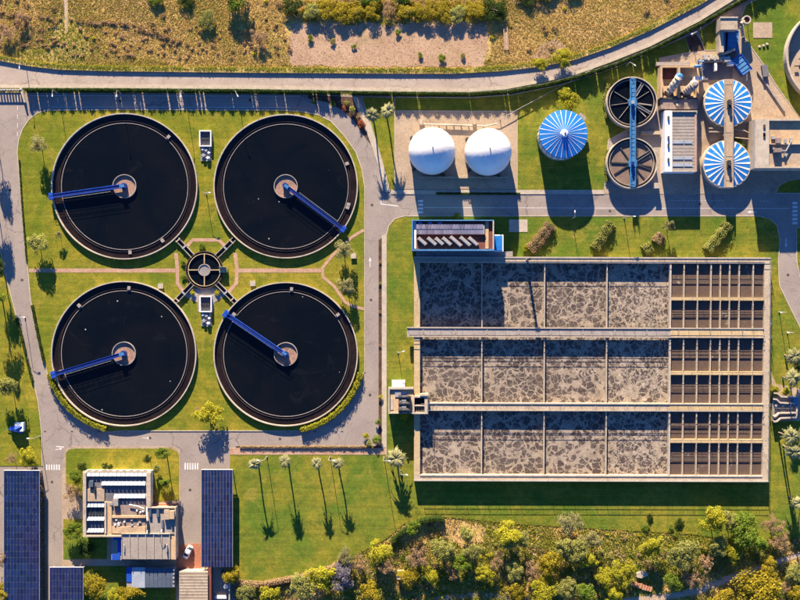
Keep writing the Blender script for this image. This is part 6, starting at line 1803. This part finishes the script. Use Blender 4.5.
# ---- tangled scrub too dense to count
def scrub(name, mat, label, count, region, seed, rmin, rmax, keep, leaves=85, z=-.1):
    g = np.random.default_rng(seed); x0, y0, x1, y1 = region
    px = g.uniform(x0, x1, count); py = g.uniform(y0, y1, count)
    m = keep(px, py, g); px, py = px[m], py[m]; n = len(px)
    c = np.stack([(px-400)*S, (300-py)*S, np.full(n, z)], 1); r = g.uniform(rmin, rmax, n)
    q = g.normal(0, 1, (n, leaves, 3)); q /= np.linalg.norm(q, axis=2, keepdims=True); q[:, :, 2] = np.abs(q[:, :, 2])
    P = c[:, None, :]+q*r[:, None, None]*g.uniform(.55, 1.15, (n, leaves, 1))*np.array([1.15, .9, .75])
    Q = leaf_quads(P.reshape(-1, 3), q.reshape(-1, 3), .34, g, .7)
    org = np.array([c[:, 0].mean(), c[:, 1].mean(), z])
    o = bpy.data.objects.new(name, np_mesh(name, Q-org[None, None, :], 4, mat)); COL.objects.link(o); o.location = org
    return tagp(o, label, 'scrub', None, 'stuff')
kb = lambda px, py, g: polymask(px, py-3, BOTL) & ~polymask(px, py, TRK) & ~polymask(px, py, CLR)
lowb = lambda px, py, g: kb(px, py, g) & (py > 545+g.uniform(-18, 22, len(px)))
scrub('olive_scrub', 'lf_olive', 'olive scrub filling the ground between the bottom trees', 900, (235, 520, 850, 625), 70, .5, 1.3, lambda px, py, g: lowb(px, py, g) & (vnoise(px, py, 14, 21) > -.4))
scrub('green_scrub', 'lf_green', 'green scrub filling the ground between the bottom trees', 650, (235, 520, 850, 625), 71, .5, 1.2, lambda px, py, g: lowb(px, py, g) & (vnoise(px, py, 14, 22) > 0))
scrub('dry_scrub', 'lf_brown', 'dry brown scrub filling the ground between the bottom trees', 420, (235, 520, 850, 625), 72, .5, 1.2, lambda px, py, g: kb(px, py, g) & (vnoise(px, py, 14, 23) > .1))
scrub('yellow_scrub', 'lf_yellow', 'yellow scrub filling the ground between the bottom trees', 420, (235, 520, 850, 625), 73, .4, 1.1, lambda px, py, g: lowb(px, py, g) & (vnoise(px, py, 14, 24) > .2))
kt = lambda px, py, g: k_top(px, py, g) & (VERGE(px, py)-py > 14)
scrub('field_dry_scrub', 'lf_brown', 'low dry scrub scattered in the field above the road', 300, (-60, -20, 700, 70), 74, .35, .9, lambda px, py, g: kt(px, py, g) & (vnoise(px, py, 20, 25) > .1))
scrub('field_green_scrub', 'lf_yellow', 'low yellow-green scrub scattered in the field above the road', 120, (-60, -20, 700, 70), 75, .3, .8, lambda px, py, g: kt(px, py, g) & (vnoise(px, py, 18, 26) > .5))
scrub('reed_fringe', 'lf_gold', 'golden reed fringe at the foot of the tree row above the bare soil', 260, (302, 2, 502, 20), 76, .5, 1.0, lambda px, py, g: (py < 19+1.5*vnoise(px, py, 9, 27)) & ~((px > 380) & (px < 398)))

RIDGE = lambda px: np.interp(px, [-60, 0, 45, 62, 70, 95, 118, 141, 170, 200], [12, 15, 18, 20, 19, 21, 23, 28, 38, 44])
scrub('bramble_scrub', 'lf_brown', 'reddish brambles straggling along the ridge of the dry field', 1400, (-60, 5, 190, 50), 77, .35, .85, lambda px, py, g: (np.abs(py-RIDGE(px)-1.5*vnoise(px, py, 8, 33)) < 1.8) & (np.abs(px-66) > 3), 60)
scrub('bramble_scrub', 'lf_brown', 'low brambles scattered over the west half of the dry field', 150, (-60, 24, 290, 60), 78, .3, .7, lambda px, py, g: kt(px, py, g), 60)
